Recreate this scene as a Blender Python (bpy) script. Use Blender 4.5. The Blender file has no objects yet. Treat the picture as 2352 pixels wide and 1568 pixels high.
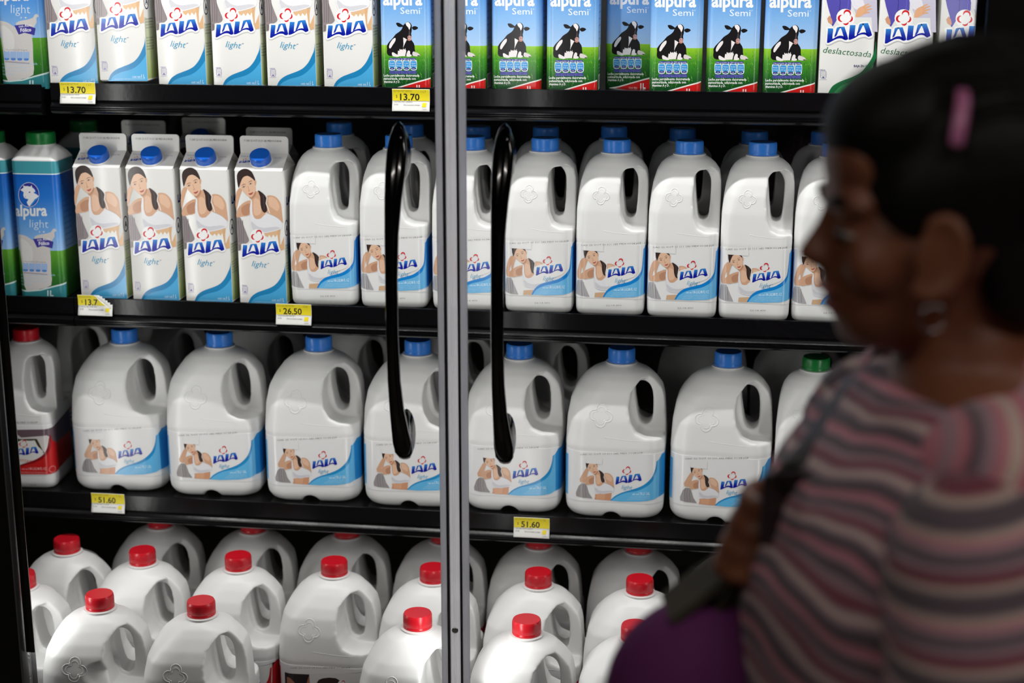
import bpy, bmesh, math, random
from mathutils import Vector, Matrix, geometry
random.seed(7)
scn = bpy.context.scene
COL = scn.collection

# ------------------------------------------------------------------ camera
PITCH, YAW = math.radians(14.5), math.radians(8.0)
cam_d = bpy.data.cameras.new('camera')
cam = bpy.data.objects.new('camera', cam_d); COL.objects.link(cam)
cam.location = (0, -2.15, 1.60)
cam.rotation_euler = (math.radians(90) - PITCH, 0, YAW)
cam_d.sensor_width = 36.0
cam_d.lens = 3600 * 36.0 / 2352
cam_d.clip_start = 0.05
cam_d.dof.use_dof = True
cam_d.dof.focus_distance = 2.12
cam_d.dof.aperture_fstop = 3.2
scn.camera = cam

# ------------------------------------------------------------------ world and lights
w = bpy.data.worlds.new('world'); scn.world = w; w.use_nodes = True
w.node_tree.nodes['Background'].inputs[0].default_value = (0.75, 0.8, 1.0, 1)
w.node_tree.nodes['Background'].inputs[1].default_value = 0.02

def area(name, loc, rot, sx, sy, power, color=(1, 1, 1), spread=180):
    d = bpy.data.lights.new(name, 'AREA'); d.shape = 'RECTANGLE'
    d.size, d.size_y, d.energy, d.color = sx, sy, power, color
    d.spread = math.radians(spread)
    o = bpy.data.objects.new(name, d); COL.objects.link(o)
    o.location = loc; o.rotation_euler = rot
    return o

LED_X = [-1.13 + 0.165 * i for i in range(11)]
for x in LED_X:                       # the modules of the light bar at the top of the case, inside the doors
    area('led_light', (x, -0.205, 1.985), (math.radians(22), 0, 0), 0.05, 0.02, 1.15, (1.0, 0.985, 0.965))
for x, yr, pw in ((-0.985, -50, 1.45), (-0.352, 48, 0.8), (-0.302, -48, 0.74), (0.325, 50, 0.95)):    # upright LED strips behind the door frames
    area('led_strip', (x, -0.285, 1.24), (math.radians(90), 0, math.radians(yr)), 0.012, 1.20, pw, (1.0, 0.99, 0.97), 150)
area('mullion_fill', (-0.3276, -0.322, 1.22), (math.radians(-90), 0, 0), 0.034, 1.46, 0.34, (1.0, 0.99, 1.0))   # added fill light that brightens the clear mullion and door edges from behind
for x, y, p in ((-1.3, -2.6, 10), (0.9, -2.4, 11), (1.8, -0.9, 5.5)):      # the dim ceiling lamps of the aisle
    area('aisle_light', (x, y, 2.88), (0, 0, 0), 1.1, 0.14, p, (1.0, 0.93, 0.86))

scn.view_settings.view_transform = 'Standard'
scn.view_settings.look = 'None'
scn.view_settings.gamma = 1.0
scn.view_settings.use_curve_mapping = False
scn.view_settings.exposure = 0.0
scn.cycles.max_bounces = 8
scn.cycles.transparent_max_bounces = 12
scn.cycles.use_denoising = True
scn.cycles.sample_clamp_indirect = 4.0

# ------------------------------------------------------------------ helpers
def lin(c):
    return tuple(((v / 255) / 12.92 if v / 255 <= 0.04045 else ((v / 255 + 0.055) / 1.055) ** 2.4) for v in c)

def mat(name, rgb, rough=0.5, metal=0.0, bump=0.0, bscale=60, var=0.0, coat=0.0, sss=0.0, spec=0.5):
    m = bpy.data.materials.new(name); m.use_nodes = True
    nt = m.node_tree; b = nt.nodes['Principled BSDF']
    c = lin(rgb) + (1,)
    b.inputs['Base Color'].default_value = c
    b.inputs['Roughness'].default_value = rough
    b.inputs['Metallic'].default_value = metal
    b.inputs['Coat Weight'].default_value = coat
    b.inputs['Specular IOR Level'].default_value = spec
    tc = nt.nodes.new('ShaderNodeTexCoord')
    n = nt.nodes.new('ShaderNodeTexNoise'); n.inputs['Scale'].default_value = bscale
    n.inputs['Detail'].default_value = 3
    nt.links.new(tc.outputs['Object'], n.inputs['Vector'])
    if var > 0:
        mx = nt.nodes.new('ShaderNodeMix'); mx.data_type = 'RGBA'
        mx.inputs[6].default_value = tuple(v * (1 - var) for v in c[:3]) + (1,)
        mx.inputs[7].default_value = tuple(min(1, v * (1 + var)) for v in c[:3]) + (1,)
        nt.links.new(n.outputs['Fac'], mx.inputs[0])
        nt.links.new(mx.outputs[2], b.inputs['Base Color'])
    if bump > 0:
        bp = nt.nodes.new('ShaderNodeBump'); bp.inputs['Strength'].default_value = bump
        bp.inputs['Distance'].default_value = 0.002
        nt.links.new(n.outputs['Fac'], bp.inputs['Height'])
        nt.links.new(bp.outputs['Normal'], b.inputs['Normal'])
    if sss > 0:
        b.inputs['Subsurface Weight'].default_value = sss
        b.inputs['Subsurface Radius'].default_value = (0.01, 0.009, 0.008)
        b.inputs['Subsurface Scale'].default_value = 1.0
    return m

M = {}
M['plastic'] = mat('milk_plastic', (228, 228, 227), 0.38, bump=0.05, bscale=25, var=0.015)
M['film'] = mat('label_film', (228, 228, 228), 0.22, var=0.01)
M['card'] = mat('coated_board', (224, 223, 220), 0.25, bump=0.03, bscale=30, var=0.01)
M['card_side'] = mat('carton_side_board', (222, 222, 205), 0.3, var=0.03)
M['cap_blue'] = mat('blue_cap_plastic', (52, 128, 222), 0.3, var=0.03)
M['cap_dblue'] = mat('deep_blue_cap_plastic', (24, 96, 200), 0.28, var=0.03)
M['cap_red'] = mat('red_cap_plastic', (200, 20, 36), 0.3, var=0.03)
M['cap_green'] = mat('green_cap_plastic', (18, 118, 52), 0.3, var=0.03)
M['black'] = mat('black_shelf_enamel', (12, 12, 14), 0.18, bump=0.04, bscale=160, var=0.2, spec=.16)
M['frame'] = mat('black_frame_metal', (9, 9, 10), 0.35, bump=0.03, var=0.1)
M['inner'] = mat('dark_liner', (26, 26, 30), 0.6, var=0.2)
M['handle'] = mat('gloss_black_plastic', (7, 7, 8), 0.13, coat=0.5, var=0.05)
M['gasket'] = mat('dark_gasket_rubber', (30, 20, 30), 0.35, var=0.1)
M['chrome'] = mat('brushed_steel', (215, 212, 214), 0.18, 1.0, bump=0.05, bscale=14, var=0.04)
M['sticker'] = mat('tag_paper_white', (225, 224, 220), 0.5, var=0.02)

def vcol_mat(name, rough):
    m = bpy.data.materials.new(name); m.use_nodes = True
    nt = m.node_tree; b = nt.nodes['Principled BSDF']
    a = nt.nodes.new('ShaderNodeAttribute'); a.attribute_name = 'ink'
    tc = nt.nodes.new('ShaderNodeTexCoord'); n = nt.nodes.new('ShaderNodeTexNoise')
    n.inputs['Scale'].default_value = 500; nt.links.new(tc.outputs['Object'], n.inputs['Vector'])
    mr = nt.nodes.new('ShaderNodeMapRange'); mr.inputs[3].default_value = 0.93; mr.inputs[4].default_value = 1.05
    nt.links.new(n.outputs['Fac'], mr.inputs[0])
    mu = nt.nodes.new('ShaderNodeVectorMath'); mu.operation = 'SCALE'
    nt.links.new(a.outputs['Color'], mu.inputs[0]); nt.links.new(mr.outputs[0], mu.inputs['Scale'])
    nt.links.new(mu.outputs[0], b.inputs['Base Color'])
    b.inputs['Roughness'].default_value = rough
    return m
M['ink'] = vcol_mat('printed_ink', 0.25)
M['ink_matte'] = vcol_mat('printed_ink_matte', 0.5)

def glass_mat():
    m = bpy.data.materials.new('door_glass'); m.use_nodes = True
    nt = m.node_tree; nt.nodes.clear()
    o = nt.nodes.new('ShaderNodeOutputMaterial'); mx = nt.nodes.new('ShaderNodeMixShader')
    t = nt.nodes.new('ShaderNodeBsdfTransparent'); g = nt.nodes.new('ShaderNodeBsdfGlossy')
    f = nt.nodes.new('ShaderNodeFresnel'); f.inputs['IOR'].default_value = 1.3
    t.inputs[0].default_value = (0.985, 0.99, 0.988, 1); g.inputs['Roughness'].default_value = 0.015
    tc = nt.nodes.new('ShaderNodeTexCoord'); n = nt.nodes.new('ShaderNodeTexNoise'); n.inputs['Scale'].default_value = 9
    nt.links.new(tc.outputs['Object'], n.inputs['Vector'])
    mr = nt.nodes.new('ShaderNodeMapRange'); mr.inputs[3].default_value = 0.01; mr.inputs[4].default_value = 0.05
    nt.links.new(n.outputs['Fac'], mr.inputs[0]); nt.links.new(mr.outputs[0], g.inputs['Roughness'])
    nt.links.new(f.outputs[0], mx.inputs[0]); nt.links.new(t.outputs[0], mx.inputs[1])
    nt.links.new(g.outputs[0], mx.inputs[2]); nt.links.new(mx.outputs[0], o.inputs[0])
    return m
M['glass'] = glass_mat()

def frosted_mat(name, white, tr, gl, rough):
    m = bpy.data.materials.new(name); m.use_nodes = True
    nt = m.node_tree; nt.nodes.clear(); N = nt.nodes.new
    o = N('ShaderNodeOutputMaterial'); d = N('ShaderNodeBsdfDiffuse'); t = N('ShaderNodeBsdfTranslucent'); p = N('ShaderNodeBsdfTransparent'); g = N('ShaderNodeBsdfGlossy')
    tc = N('ShaderNodeTexCoord'); mp = N('ShaderNodeMapping'); mp.inputs['Scale'].default_value = (600, 600, 3); n = N('ShaderNodeTexNoise'); n.inputs['Scale'].default_value = 1
    nt.links.new(tc.outputs['Object'], mp.inputs[0]); nt.links.new(mp.outputs[0], n.inputs['Vector'])
    cr = N('ShaderNodeMix'); cr.data_type = 'RGBA'; cr.inputs[6].default_value = tuple(v * .8 for v in white) + (1,); cr.inputs[7].default_value = tuple(white) + (1,)
    nt.links.new(n.outputs['Fac'], cr.inputs[0])
    for q in (d, t): nt.links.new(cr.outputs[2], q.inputs[0])
    g.inputs['Roughness'].default_value = rough
    m1 = N('ShaderNodeMixShader'); m1.inputs[0].default_value = .62; nt.links.new(d.outputs[0], m1.inputs[1]); nt.links.new(t.outputs[0], m1.inputs[2])
    m2 = N('ShaderNodeMixShader'); m2.inputs[0].default_value = tr; nt.links.new(m1.outputs[0], m2.inputs[1]); nt.links.new(p.outputs[0], m2.inputs[2])
    m3 = N('ShaderNodeMixShader'); m3.inputs[0].default_value = gl; nt.links.new(m2.outputs[0], m3.inputs[1]); nt.links.new(g.outputs[0], m3.inputs[2])
    nt.links.new(m3.outputs[0], o.inputs[0]); return m
M['clear_bar'] = frosted_mat('clear_acrylic', (.95, .94, .95), .25, .18, .12)
M['frost'] = frosted_mat('frosted_edge_plastic', (.80, .80, .84), .22, .06, .35)

def link(name, me, m=None, parent=None, loc=None):
    o = bpy.data.objects.new(name, me); COL.objects.link(o)
    if m is not None and not me.materials: me.materials.append(m)
    if parent: o.parent = parent
    if loc: o.location = loc
    return o

def tag(o, label=None, cat=None, group=None, kind=None):
    if label: o['label'] = label
    if cat: o['category'] = cat
    if group: o['group'] = group
    if kind: o['kind'] = kind
    return o

def empty(name, loc=(0, 0, 0), rz=0):
    o = bpy.data.objects.new(name, None); COL.objects.link(o)
    o.location = loc; o.rotation_euler = (0, 0, rz); o.empty_display_size = 0.02
    return o

def mesh_bm(name, bm, smooth=True, angle=None):
    bmesh.ops.recalc_face_normals(bm, faces=bm.faces)
    me = bpy.data.meshes.new(name); bm.to_mesh(me); bm.free()
    if smooth:
        me.polygons.foreach_set('use_smooth', [True] * len(me.polygons))
        if angle is not None:
            me.set_sharp_from_angle(angle=math.radians(angle))
    return me

def box(bm, x0, x1, y0, y1, z0, z1, bev=0.0, seg=2):
    g = bmesh.ops.create_cube(bm, size=1.0)
    vs = g['verts']
    for v in vs:
        v.co = Vector((x0 + (v.co.x + .5) * (x1 - x0), y0 + (v.co.y + .5) * (y1 - y0), z0 + (v.co.z + .5) * (z1 - z0)))
    if bev > 0:
        es = list({e for v in vs for e in v.link_edges})
        bmesh.ops.bevel(bm, geom=es, offset=bev, segments=seg, affect='EDGES', profile=0.5)

def rings(bm, loops, cap0=True, cap1=True):
    vs = [[bm.verts.new(p) for p in L] for L in loops]
    n = len(vs[0])
    for a, b in zip(vs, vs[1:]):
        for i in range(n):
            bm.faces.new((a[i], a[(i + 1) % n], b[(i + 1) % n], b[i]))
    if cap0: bm.faces.new(list(reversed(vs[0])))
    if cap1: bm.faces.new(vs[-1])
    return vs

def lathe(bm, prof, n=32, c=(0, 0, 0), mtx=None, rib=None):
    """prof: (r, z); rib=(zmin, zmax, depth) gives knurled sides"""
    L = []
    for r, z in prof:
        ring = []
        for i in range(n):
            a = 2 * math.pi * i / n
            rr = r
            if rib and rib[0] <= z <= rib[1]: rr = r - (rib[2] if i % 2 else 0)
            p = Vector((rr * math.cos(a), rr * math.sin(a), z))
            if mtx: p = mtx @ p
            ring.append(p + Vector(c))
        L.append(ring)
    rings(bm, L)

def tube(bm, path, n=14, flat=None):
    """path: list of (point, ru, rv) with frame u = world x-ish"""
    L = []
    P = [Vector(p[0]) for p in path]
    for i, (p, ru, rv) in enumerate(path):
        t = (P[min(i + 1, len(P) - 1)] - P[max(i - 1, 0)]).normalized()
        u = Vector(flat) if flat else Vector((1, 0, 0))
        u = (u - t * u.dot(t))
        if u.length < 1e-3: u = Vector((0, 1, 0)) - t * t.y
        u.normalize(); v = t.cross(u)
        L.append([P[i] + u * (ru * math.cos(2 * math.pi * k / n)) + v * (rv * math.sin(2 * math.pi * k / n)) for k in range(n)])
    rings(bm, L)

def ellipsoid(bm, c, r, rot=None, seg=20):
    g = bmesh.ops.create_uvsphere(bm, u_segments=seg, v_segments=seg // 2, radius=1)
    for v in g['verts']:
        p = Vector((v.co.x * r[0], v.co.y * r[1], v.co.z * r[2]))
        if rot: p = rot @ p
        v.co = p + Vector(c)

def remeshed(name, bm, voxel, smooth=6, factor=0.5, cutters=()):
    """joins overlapping solids into one skin; cutters are subtracted first"""
    me = bpy.data.meshes.new(name + '_src'); bmesh.ops.recalc_face_normals(bm, faces=bm.faces); bm.to_mesh(me); bm.free()
    o = bpy.data.objects.new(name + '_src', me); COL.objects.link(o)
    tmp = []
    for cb in cutters:
        cm = bpy.data.meshes.new('cut'); bmesh.ops.recalc_face_normals(cb, faces=cb.faces); cb.to_mesh(cm); cb.free()
        co = bpy.data.objects.new('cut', cm); COL.objects.link(co); tmp.append(co)
        md = o.modifiers.new('b', 'BOOLEAN'); md.operation = 'DIFFERENCE'; md.object = co; md.solver = 'EXACT'
    r = o.modifiers.new('r', 'REMESH'); r.mode = 'VOXEL'; r.voxel_size = voxel
    s = o.modifiers.new('s', 'SMOOTH'); s.factor = factor; s.iterations = smooth
    dg = bpy.context.evaluated_depsgraph_get(); dg.update()
    out = bpy.data.meshes.new_from_object(o.evaluated_get(dg)); out.name = name
    out.polygons.foreach_set('use_smooth', [True] * len(out.polygons))
    for t in tmp + [o]:
        d = t.data; bpy.data.objects.remove(t); bpy.data.meshes.remove(d)
    return out

def copy_tree(o, parent=None):
    c = o.copy(); COL.objects.link(c); c.parent = parent
    for ch in list(o.children): copy_tree(ch, c)
    return c

# ------------------------------------------------------------------ flat print as thin geometry
_txt = {}
def text_tris(s, bold=0.0, shear=0.0, res=2):
    key = (s, bold, shear, res)
    if key in _txt: return _txt[key]
    cu = bpy.data.curves.new('t', 'FONT'); cu.body = s; cu.size = 1.0; cu.offset = bold; cu.shear = shear
    cu.resolution_u = res
    o = bpy.data.objects.new('t', cu); COL.objects.link(o)
    dg = bpy.context.evaluated_depsgraph_get(); dg.update()
    me = bpy.data.meshes.new_from_object(o.evaluated_get(dg))
    me.calc_loop_triangles()
    vs = [v.co.copy() for v in me.vertices]
    tr = [[(vs[i].x, vs[i].y) for i in t.vertices] for t in me.loop_triangles]
    bpy.data.objects.remove(o); bpy.data.curves.remove(cu); bpy.data.meshes.remove(me)
    xs = [p[0] for t in tr for p in t] or [0, 1]
    _txt[key] = (tr, min(xs), max(xs))
    return _txt[key]

class Print:
    """collects flat inks as triangles in a (u, v) plane in metres, in layers"""
    def __init__(s, xf=None): s.t = []; s.xf = xf or (lambda p: p); s.layer = 0
    def tri(s, pts, col, xf=True):
        pts = [s.xf(p) for p in pts] if xf else list(pts)
        cs = [lin(col(p)) if callable(col) else lin(col) for p in pts]
        s.t.append((pts, cs, s.layer))
    def poly(s, pts, col, up=True, xf=True):
        if up: s.layer += 1
        for a, b, c in geometry.tessellate_polygon([[Vector((p[0], p[1], 0)) for p in pts]]):
            s.tri((pts[a], pts[b], pts[c]), col, xf)
    def disc(s, c, rx, ry, col, n=16, rot=0, up=True, xf=True):
        co, si = math.cos(rot), math.sin(rot)
        s.poly([(c[0] + rx * math.cos(2 * math.pi * k / n) * co - ry * math.sin(2 * math.pi * k / n) * si,
                 c[1] + rx * math.cos(2 * math.pi * k / n) * si + ry * math.sin(2 * math.pi * k / n) * co) for k in range(n)], col, up, xf)
    def band(s, path, wd, col, up=True, xf=True):
        if up: s.layer += 1
        for i in range(len(path) - 1):
            (x0, y0), (x1, y1) = path[i], path[i + 1]
            w0 = wd[i] if isinstance(wd, (list, tuple)) else wd
            w1 = wd[i + 1] if isinstance(wd, (list, tuple)) else wd
            def nrm(k):
                a = path[max(k - 1, 0)]; b = path[min(k + 1, len(path) - 1)]
                d = math.hypot(b[0] - a[0], b[1] - a[1]) or 1
                return (-(b[1] - a[1]) / d, (b[0] - a[0]) / d)
            n0, n1 = nrm(i), nrm(i + 1)
            q = [(x0 + n0[0] * w0 / 2, y0 + n0[1] * w0 / 2), (x0 - n0[0] * w0 / 2, y0 - n0[1] * w0 / 2),
                 (x1 - n1[0] * w1 / 2, y1 - n1[1] * w1 / 2), (x1 + n1[0] * w1 / 2, y1 + n1[1] * w1 / 2)]
            s.tri((q[0], q[1], q[2]), col, xf); s.tri((q[0], q[2], q[3]), col, xf)
    def text(s, st, x, y, h, col, width=None, bold=0.0, shear=0.0, rot=0.0, res=2, flip=-1, xf=True):
        """x, y is the left end of the baseline, h the em size; in pixel frames y runs down (flip=-1)"""
        s.layer += 1
        tr, x0, x1 = text_tris(st, bold, shear, res)
        kx = (width / (x1 - x0)) if width else h
        co, si = math.cos(rot), math.sin(rot)
        for t in tr:
            q = []
            for p in t:
                a, b = (p[0] - x0) * kx, p[1] * h
                a, b = a * co - b * si, a * si + b * co
                q.append((x + a, y + flip * b))
            s.tri(q, col, xf)
    def build(s, name, surf, cuts=(), mat_='ink', parent=None, base=0.0002, step=0.00001, vcuts=()):
        box_ = {}                                  # inks are stacked only where they overlap
        for pts, cs, L in s.t:
            b = box_.setdefault(L, [9, 9, -9, -9])
            for p in pts: b[0] = min(b[0], p[0]); b[1] = min(b[1], p[1]); b[2] = max(b[2], p[0]); b[3] = max(b[3], p[1])
        lv = {}
        for L in sorted(box_):
            b = box_[L]; k = 0
            for M_ in lv:
                c = box_[M_]
                if lv[M_] > k - 1 and c[0] < b[2] and c[2] > b[0] and c[1] < b[3] and c[3] > b[1]: k = max(k, lv[M_] + 1)
            lv[L] = k
        bm = bmesh.new(); cl = bm.loops.layers.float_color.new('ink'); ly = bm.verts.layers.float.new('ly')
        for pts, cs, L in s.t:
            vs = [bm.verts.new((p[0], p[1], 0)) for p in pts]
            for v in vs: v[ly] = lv[L]
            try: f = bm.faces.new(vs)
            except ValueError: continue
            for l, c in zip(f.loops, cs): l[cl] = (*c, 1)
        for c in cuts:
            bmesh.ops.bisect_plane(bm, geom=bm.verts[:] + bm.edges[:] + bm.faces[:], plane_co=(c, 0, 0), plane_no=(1, 0, 0), dist=1e-7)
        for c in vcuts:
            bmesh.ops.bisect_plane(bm, geom=bm.verts[:] + bm.edges[:] + bm.faces[:], plane_co=(0, c, 0), plane_no=(0, 1, 0), dist=1e-7)
        for v in bm.verts:
            v.co = surf(v.co.x, v.co.y, base + step * v[ly])
        me = bpy.data.meshes.new(name)
        bm.to_mesh(me); bm.free()
        me.color_attributes.active_color = me.color_attributes['ink']
        o = link(name, me, M[mat_], parent)
        return o

def quad_xf(Q, W, H, z0=0.0):
    """pixel quad (tl, tr, br, bl) -> face coordinates, u in -W/2..W/2, v in z0..z0+H"""
    (x0, y0), (x1, y1), (x2, y2), (x3, y3) = Q
    def f(p):
        u, v = .5, .5
        for _ in range(6):
            X = (1 - u) * (1 - v) * x0 + u * (1 - v) * x1 + u * v * x2 + (1 - u) * v * x3
            Y = (1 - u) * (1 - v) * y0 + u * (1 - v) * y1 + u * v * y2 + (1 - u) * v * y3
            a = (1 - v) * (x1 - x0) + v * (x2 - x3); b = (1 - u) * (x3 - x0) + u * (x2 - x1)
            c = (1 - v) * (y1 - y0) + v * (y2 - y3); d = (1 - u) * (y3 - y0) + u * (y2 - y1)
            det = a * d - b * c; ex, ey = p[0] - X, p[1] - Y
            u += (ex * d - ey * b) / det; v += (ey * a - ex * c) / det
        return ((u - .5) * W, z0 + (1 - v) * H)
    return f

# the milk brand's word mark and four-petal flower, drawn in its own frame (1073-wide crop, centre 470,460)
def smooth_path(pts, n=3):
    out = []
    m = len(pts)
    for i in range(m):
        p0, p1, p2, p3 = pts[i - 1], pts[i], pts[(i + 1) % m], pts[(i + 2) % m]
        for k in range(n):
            t = k / n
            q = []
            for j in (0, 1):
                q.append(0.5 * ((2 * p1[j]) + (-p0[j] + p2[j]) * t + (2 * p0[j] - 5 * p1[j] + 4 * p2[j] - p3[j]) * t * t + (-p0[j] + 3 * p1[j] - 3 * p2[j] + p3[j]) * t ** 3))
            out.append(tuple(q))
    return out
LOGO = [
 [(122,402),(128,396),(198,396),(207,404),(206,440),(190,562),(240,538),(300,514),(345,512),(375,524),(396,552),(398,582),(380,578),(352,562),(320,556),(280,560),(240,574),(180,604),(130,630),(106,630),(100,612)],
 [(222,532),(250,450),(264,396),(284,376),(340,370),(318,396),(288,448),(262,512)],
 [(300,374),(384,368),(400,384),(448,552),(438,574),(402,586),(386,560),(372,516),(352,440),(334,394)],
 [(485,346),(492,340),(566,340),(575,352),(556,516),(600,490),(660,464),(720,454),(752,468),(768,498),(766,516),(735,496),(690,488),(630,502),(560,546),(485,577),(460,574),(455,558),(470,450)],
 [(590,492),(612,430),(636,338),(660,318),(716,310),(694,350),(660,410),(632,466)],
 [(690,314),(770,305),(786,318),(838,482),(830,508),(780,528),(764,508),(748,470),(726,392),(706,344)],
]
LOGO_HULL = [(85,385),(140,372),(205,372),(225,395),(265,352),(380,345),(430,380),(470,330),(565,318),(600,340),(650,295),(775,282),(810,315),(850,440),(862,500),(840,535),(780,552),(730,525),(640,540),(560,575),(480,605),(400,612),(350,590),(290,585),(200,625),(120,660),(80,645),(75,600),(95,480)]
def petal(cx, cy, R, a0, a1, th, n=9):
    o, i = [], []
    for k in range(n):
        t = k / (n - 1); a = math.radians(a0 + (a1 - a0) * t)
        w_ = th * math.sin(math.pi * t) ** 0.7 + 2
        o.append((cx + R * math.cos(a), cy - R * math.sin(a))); i.append((cx + (R - w_) * math.cos(a), cy - (R - w_) * math.sin(a)))
    return o + i[::-1]
PETALS = [petal(447, 150, 62, 200, -42, 33), petal(344, 232, 58, 72, 292, 35), petal(418, 296, 47, 195, 372, 29), petal(484, 236, 53, -112, 62, 29)]
def logo(P, cx, cy, k, sub=None, subcol=(60, 165, 205), outline=True):
    """cx, cy, k place the mark in P's frame: x = cx + (X-470)*k"""
    T = lambda p: (cx + (p[0] - 470) * k, cy + (p[1] - 460) * k)
    if outline:
        P.poly([T((x + 3, y + 14)) for x, y in smooth_path(LOGO_HULL, 2)], (196, 196, 196))
        P.poly([T(p) for p in smooth_path(LOGO_HULL, 2)], (240, 240, 240))
        P.disc(T((415, 228)), 150 * k, 150 * k, (238, 238, 238), 20)
    def grad(p):
        return p
    P.layer += 1
    ys = [T((0, y))[1] for y in (300, 630)]
    for L in LOGO:
        pts = smooth_path(L, 2)
        for a, b, c in geometry.tessellate_polygon([[Vector((p[0], p[1], 0)) for p in pts]]):
            q = [pts[a], pts[b], pts[c]]
            cols = []
            for p in q:
                base = 470 - 0.13 * (p[0] - 470)                       # the letters climb to the right
                t = max(0, min(1, (p[1] - (base - 110)) / 150))
                cols.append(tuple((48, 128, 205)[j] * (1 - t) + (10, 24, 150)[j] * t for j in range(3)))
            P.t.append(([P.xf(T(p)) for p in q], [lin(c_) for c_ in cols], P.layer))
    for p_ in PETALS: P.poly([T(p) for p in p_], (205, 28, 36), up=False)

# ------------------------------------------------------------------ printed pictures
SKIN, SKIN2, SKIN3 = (224, 184, 156), (208, 164, 134), (184, 136, 108)
HAIR = (56, 44, 42)
def woman(P, full=True):
    """the printed model, traced in the carton's crop frame"""
    if full:
        P.poly(smooth_path([(74,135),(95,92),(140,68),(190,70),(235,100),(262,150),(272,178),(262,200),(230,170),(190,150),(140,160),(118,200),(104,245),(96,262),(80,205)], 2), HAIR)
    else:
        P.poly([(74,140),(240,128),(272,178),(262,200),(230,170),(190,150),(140,160),(118,200),(104,245),(96,262),(80,205)], HAIR)
    P.poly(smooth_path([(76,300),(104,262),(134,280),(118,330),(98,400),(84,470),(72,470),(66,380)], 2), SKIN2)
    P.poly(smooth_path([(82,500),(112,450),(160,408),(226,388),(228,460),(224,536),(150,552),(84,562)], 2), SKIN2)
    P.poly(smooth_path([(130,470),(175,430),(224,420),(224,480),(214,532),(150,540)], 2), SKIN3)
    P.poly(smooth_path([(236,372),(282,300),(322,298),(345,345),(352,400),(356,470),(384,512),(396,536),(352,572),(300,580),(262,560),(244,500)], 2), SKIN2)
    P.poly(smooth_path([(262,380),(300,370),(330,400),(345,470),(340,520),(300,545),(266,520)], 2), SKIN)
    P.poly(smooth_path([(398,348),(440,336),(490,348),(530,384),(556,430),(566,500),(574,560),(580,620),(560,600),(520,566),(470,540),(420,520),(392,500),(396,420)], 2), SKIN2)
    P.poly(smooth_path([(418,360),(470,356),(512,390),(540,450),(520,500),(470,470),(430,440)], 2), SKIN)
    P.poly(smooth_path([(118,205),(140,155),(190,138),(240,165),(264,190),(276,235),(282,285),(262,325),(236,356),(205,350),(160,312),(125,272),(108,240)], 2), SKIN)
    P.poly(smooth_path([(262,190),(282,185),(284,215),(274,240)], 2), SKIN2)
    P.poly(smooth_path([(210,350),(236,356),(262,325),(280,290),(284,330),(250,372),(228,372)], 2), SKIN3)
    for (ex, ey) in ((152, 250), (224, 217)):
        P.disc((ex, ey), 19, 8, (120, 82, 66), 8, -0.35); P.disc((ex, ey), 14, 5.5, (244, 232, 224), 8, -0.35); P.disc((ex, ey), 7.5, 6, (40, 28, 26), 8, -0.35)
        P.band([(ex - 24, ey - 12), (ex - 4, ey - 26), (ex + 22, ey - 27)], [3, 6, 3], (88, 60, 48))
    P.band([(196, 240), (206, 274), (214, 288)], 4, SKIN3); P.disc((210, 290), 12, 4, SKIN3, 8, -0.3)
    P.poly([(202,318),(226,314),(256,300),(248,322),(230,334),(212,330)], (176, 84, 76))
    P.poly(smooth_path([(304,286),(345,305),(384,340),(404,385),(400,440),(410,490),(386,516),(356,494),(336,430),(330,350)], 2), HAIR)
    P.band([(360, 330), (372, 400), (376, 480)], 5, (92, 76, 72))
    P.poly(smooth_path([(234,388),(222,470),(230,560),(234,640),(262,700),(370,726),(450,716),(560,685),(574,640),(556,600),(500,560),(420,528),(390,530),(345,574),(300,580),(270,562),(250,500),(246,400)], 2), (226, 226, 230))
    P.poly(smooth_path([(240,600),(262,690),(370,716),(450,706),(555,676),(500,660),(380,672),(300,650)], 2), (204, 204, 210))
    P.band([(392, 340), (404, 360), (396, 420), (420, 470), (436, 520)], 9, (228, 228, 230))
    return P

def swoosh_band(P, top, low, c1, c2, below):
    P.poly(smooth_open(top) + [below[0], below[1]], c2)
    P.poly(smooth_open(top) + smooth_open(low)[::-1], c1)
def smooth_open(pts, n=4):
    out = []
    for i in range(len(pts) - 1):
        p0, p1, p2, p3 = pts[max(i - 1, 0)], pts[i], pts[i + 1], pts[min(i + 2, len(pts) - 1)]
        for k in range(n):
            t = k / n
            out.append(tuple(0.5 * ((2 * p1[j]) + (-p0[j] + p2[j]) * t + (2 * p0[j] - 5 * p1[j] + 4 * p2[j] - p3[j]) * t * t + (-p0[j] + 3 * p1[j] - 3 * p2[j] + p3[j]) * t ** 3) for j in (0, 1)))
    return out + [pts[-1]]

def nutri_icon(P, x, y, w_, h_, c):
    """little outlined nutrition shield in the lower left corner of a carton"""
    pts = [(x, y + h_*.12), (x + w_*.12, y), (x + w_*.88, y), (x + w_, y + h_*.12), (x + w_, y + h_*.8), (x + w_*.85, y + h_), (x + w_*.15, y + h_), (x, y + h_*.8), (x, y + h_*.12)]
    P.band(pts, w_ * .06, c)
    for k in range(3): P.text('120 kcal'[k:k + 6], x + w_*.15, y + h_*(.3 + .2*k), h_*.18, c, width=w_*.7, res=1)
    P.disc((x + w_/2, y + h_*.86), w_*.2, h_*.09, c, 8)
    P.text('ENERGIA', x - w_*.1, y - h_*.08, h_*.2, c, width=w_, res=1)
    P.text('por porción', x - w_*.12, y + h_*1.24, h_*.2, c, width=w_*1.2, res=1)

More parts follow.
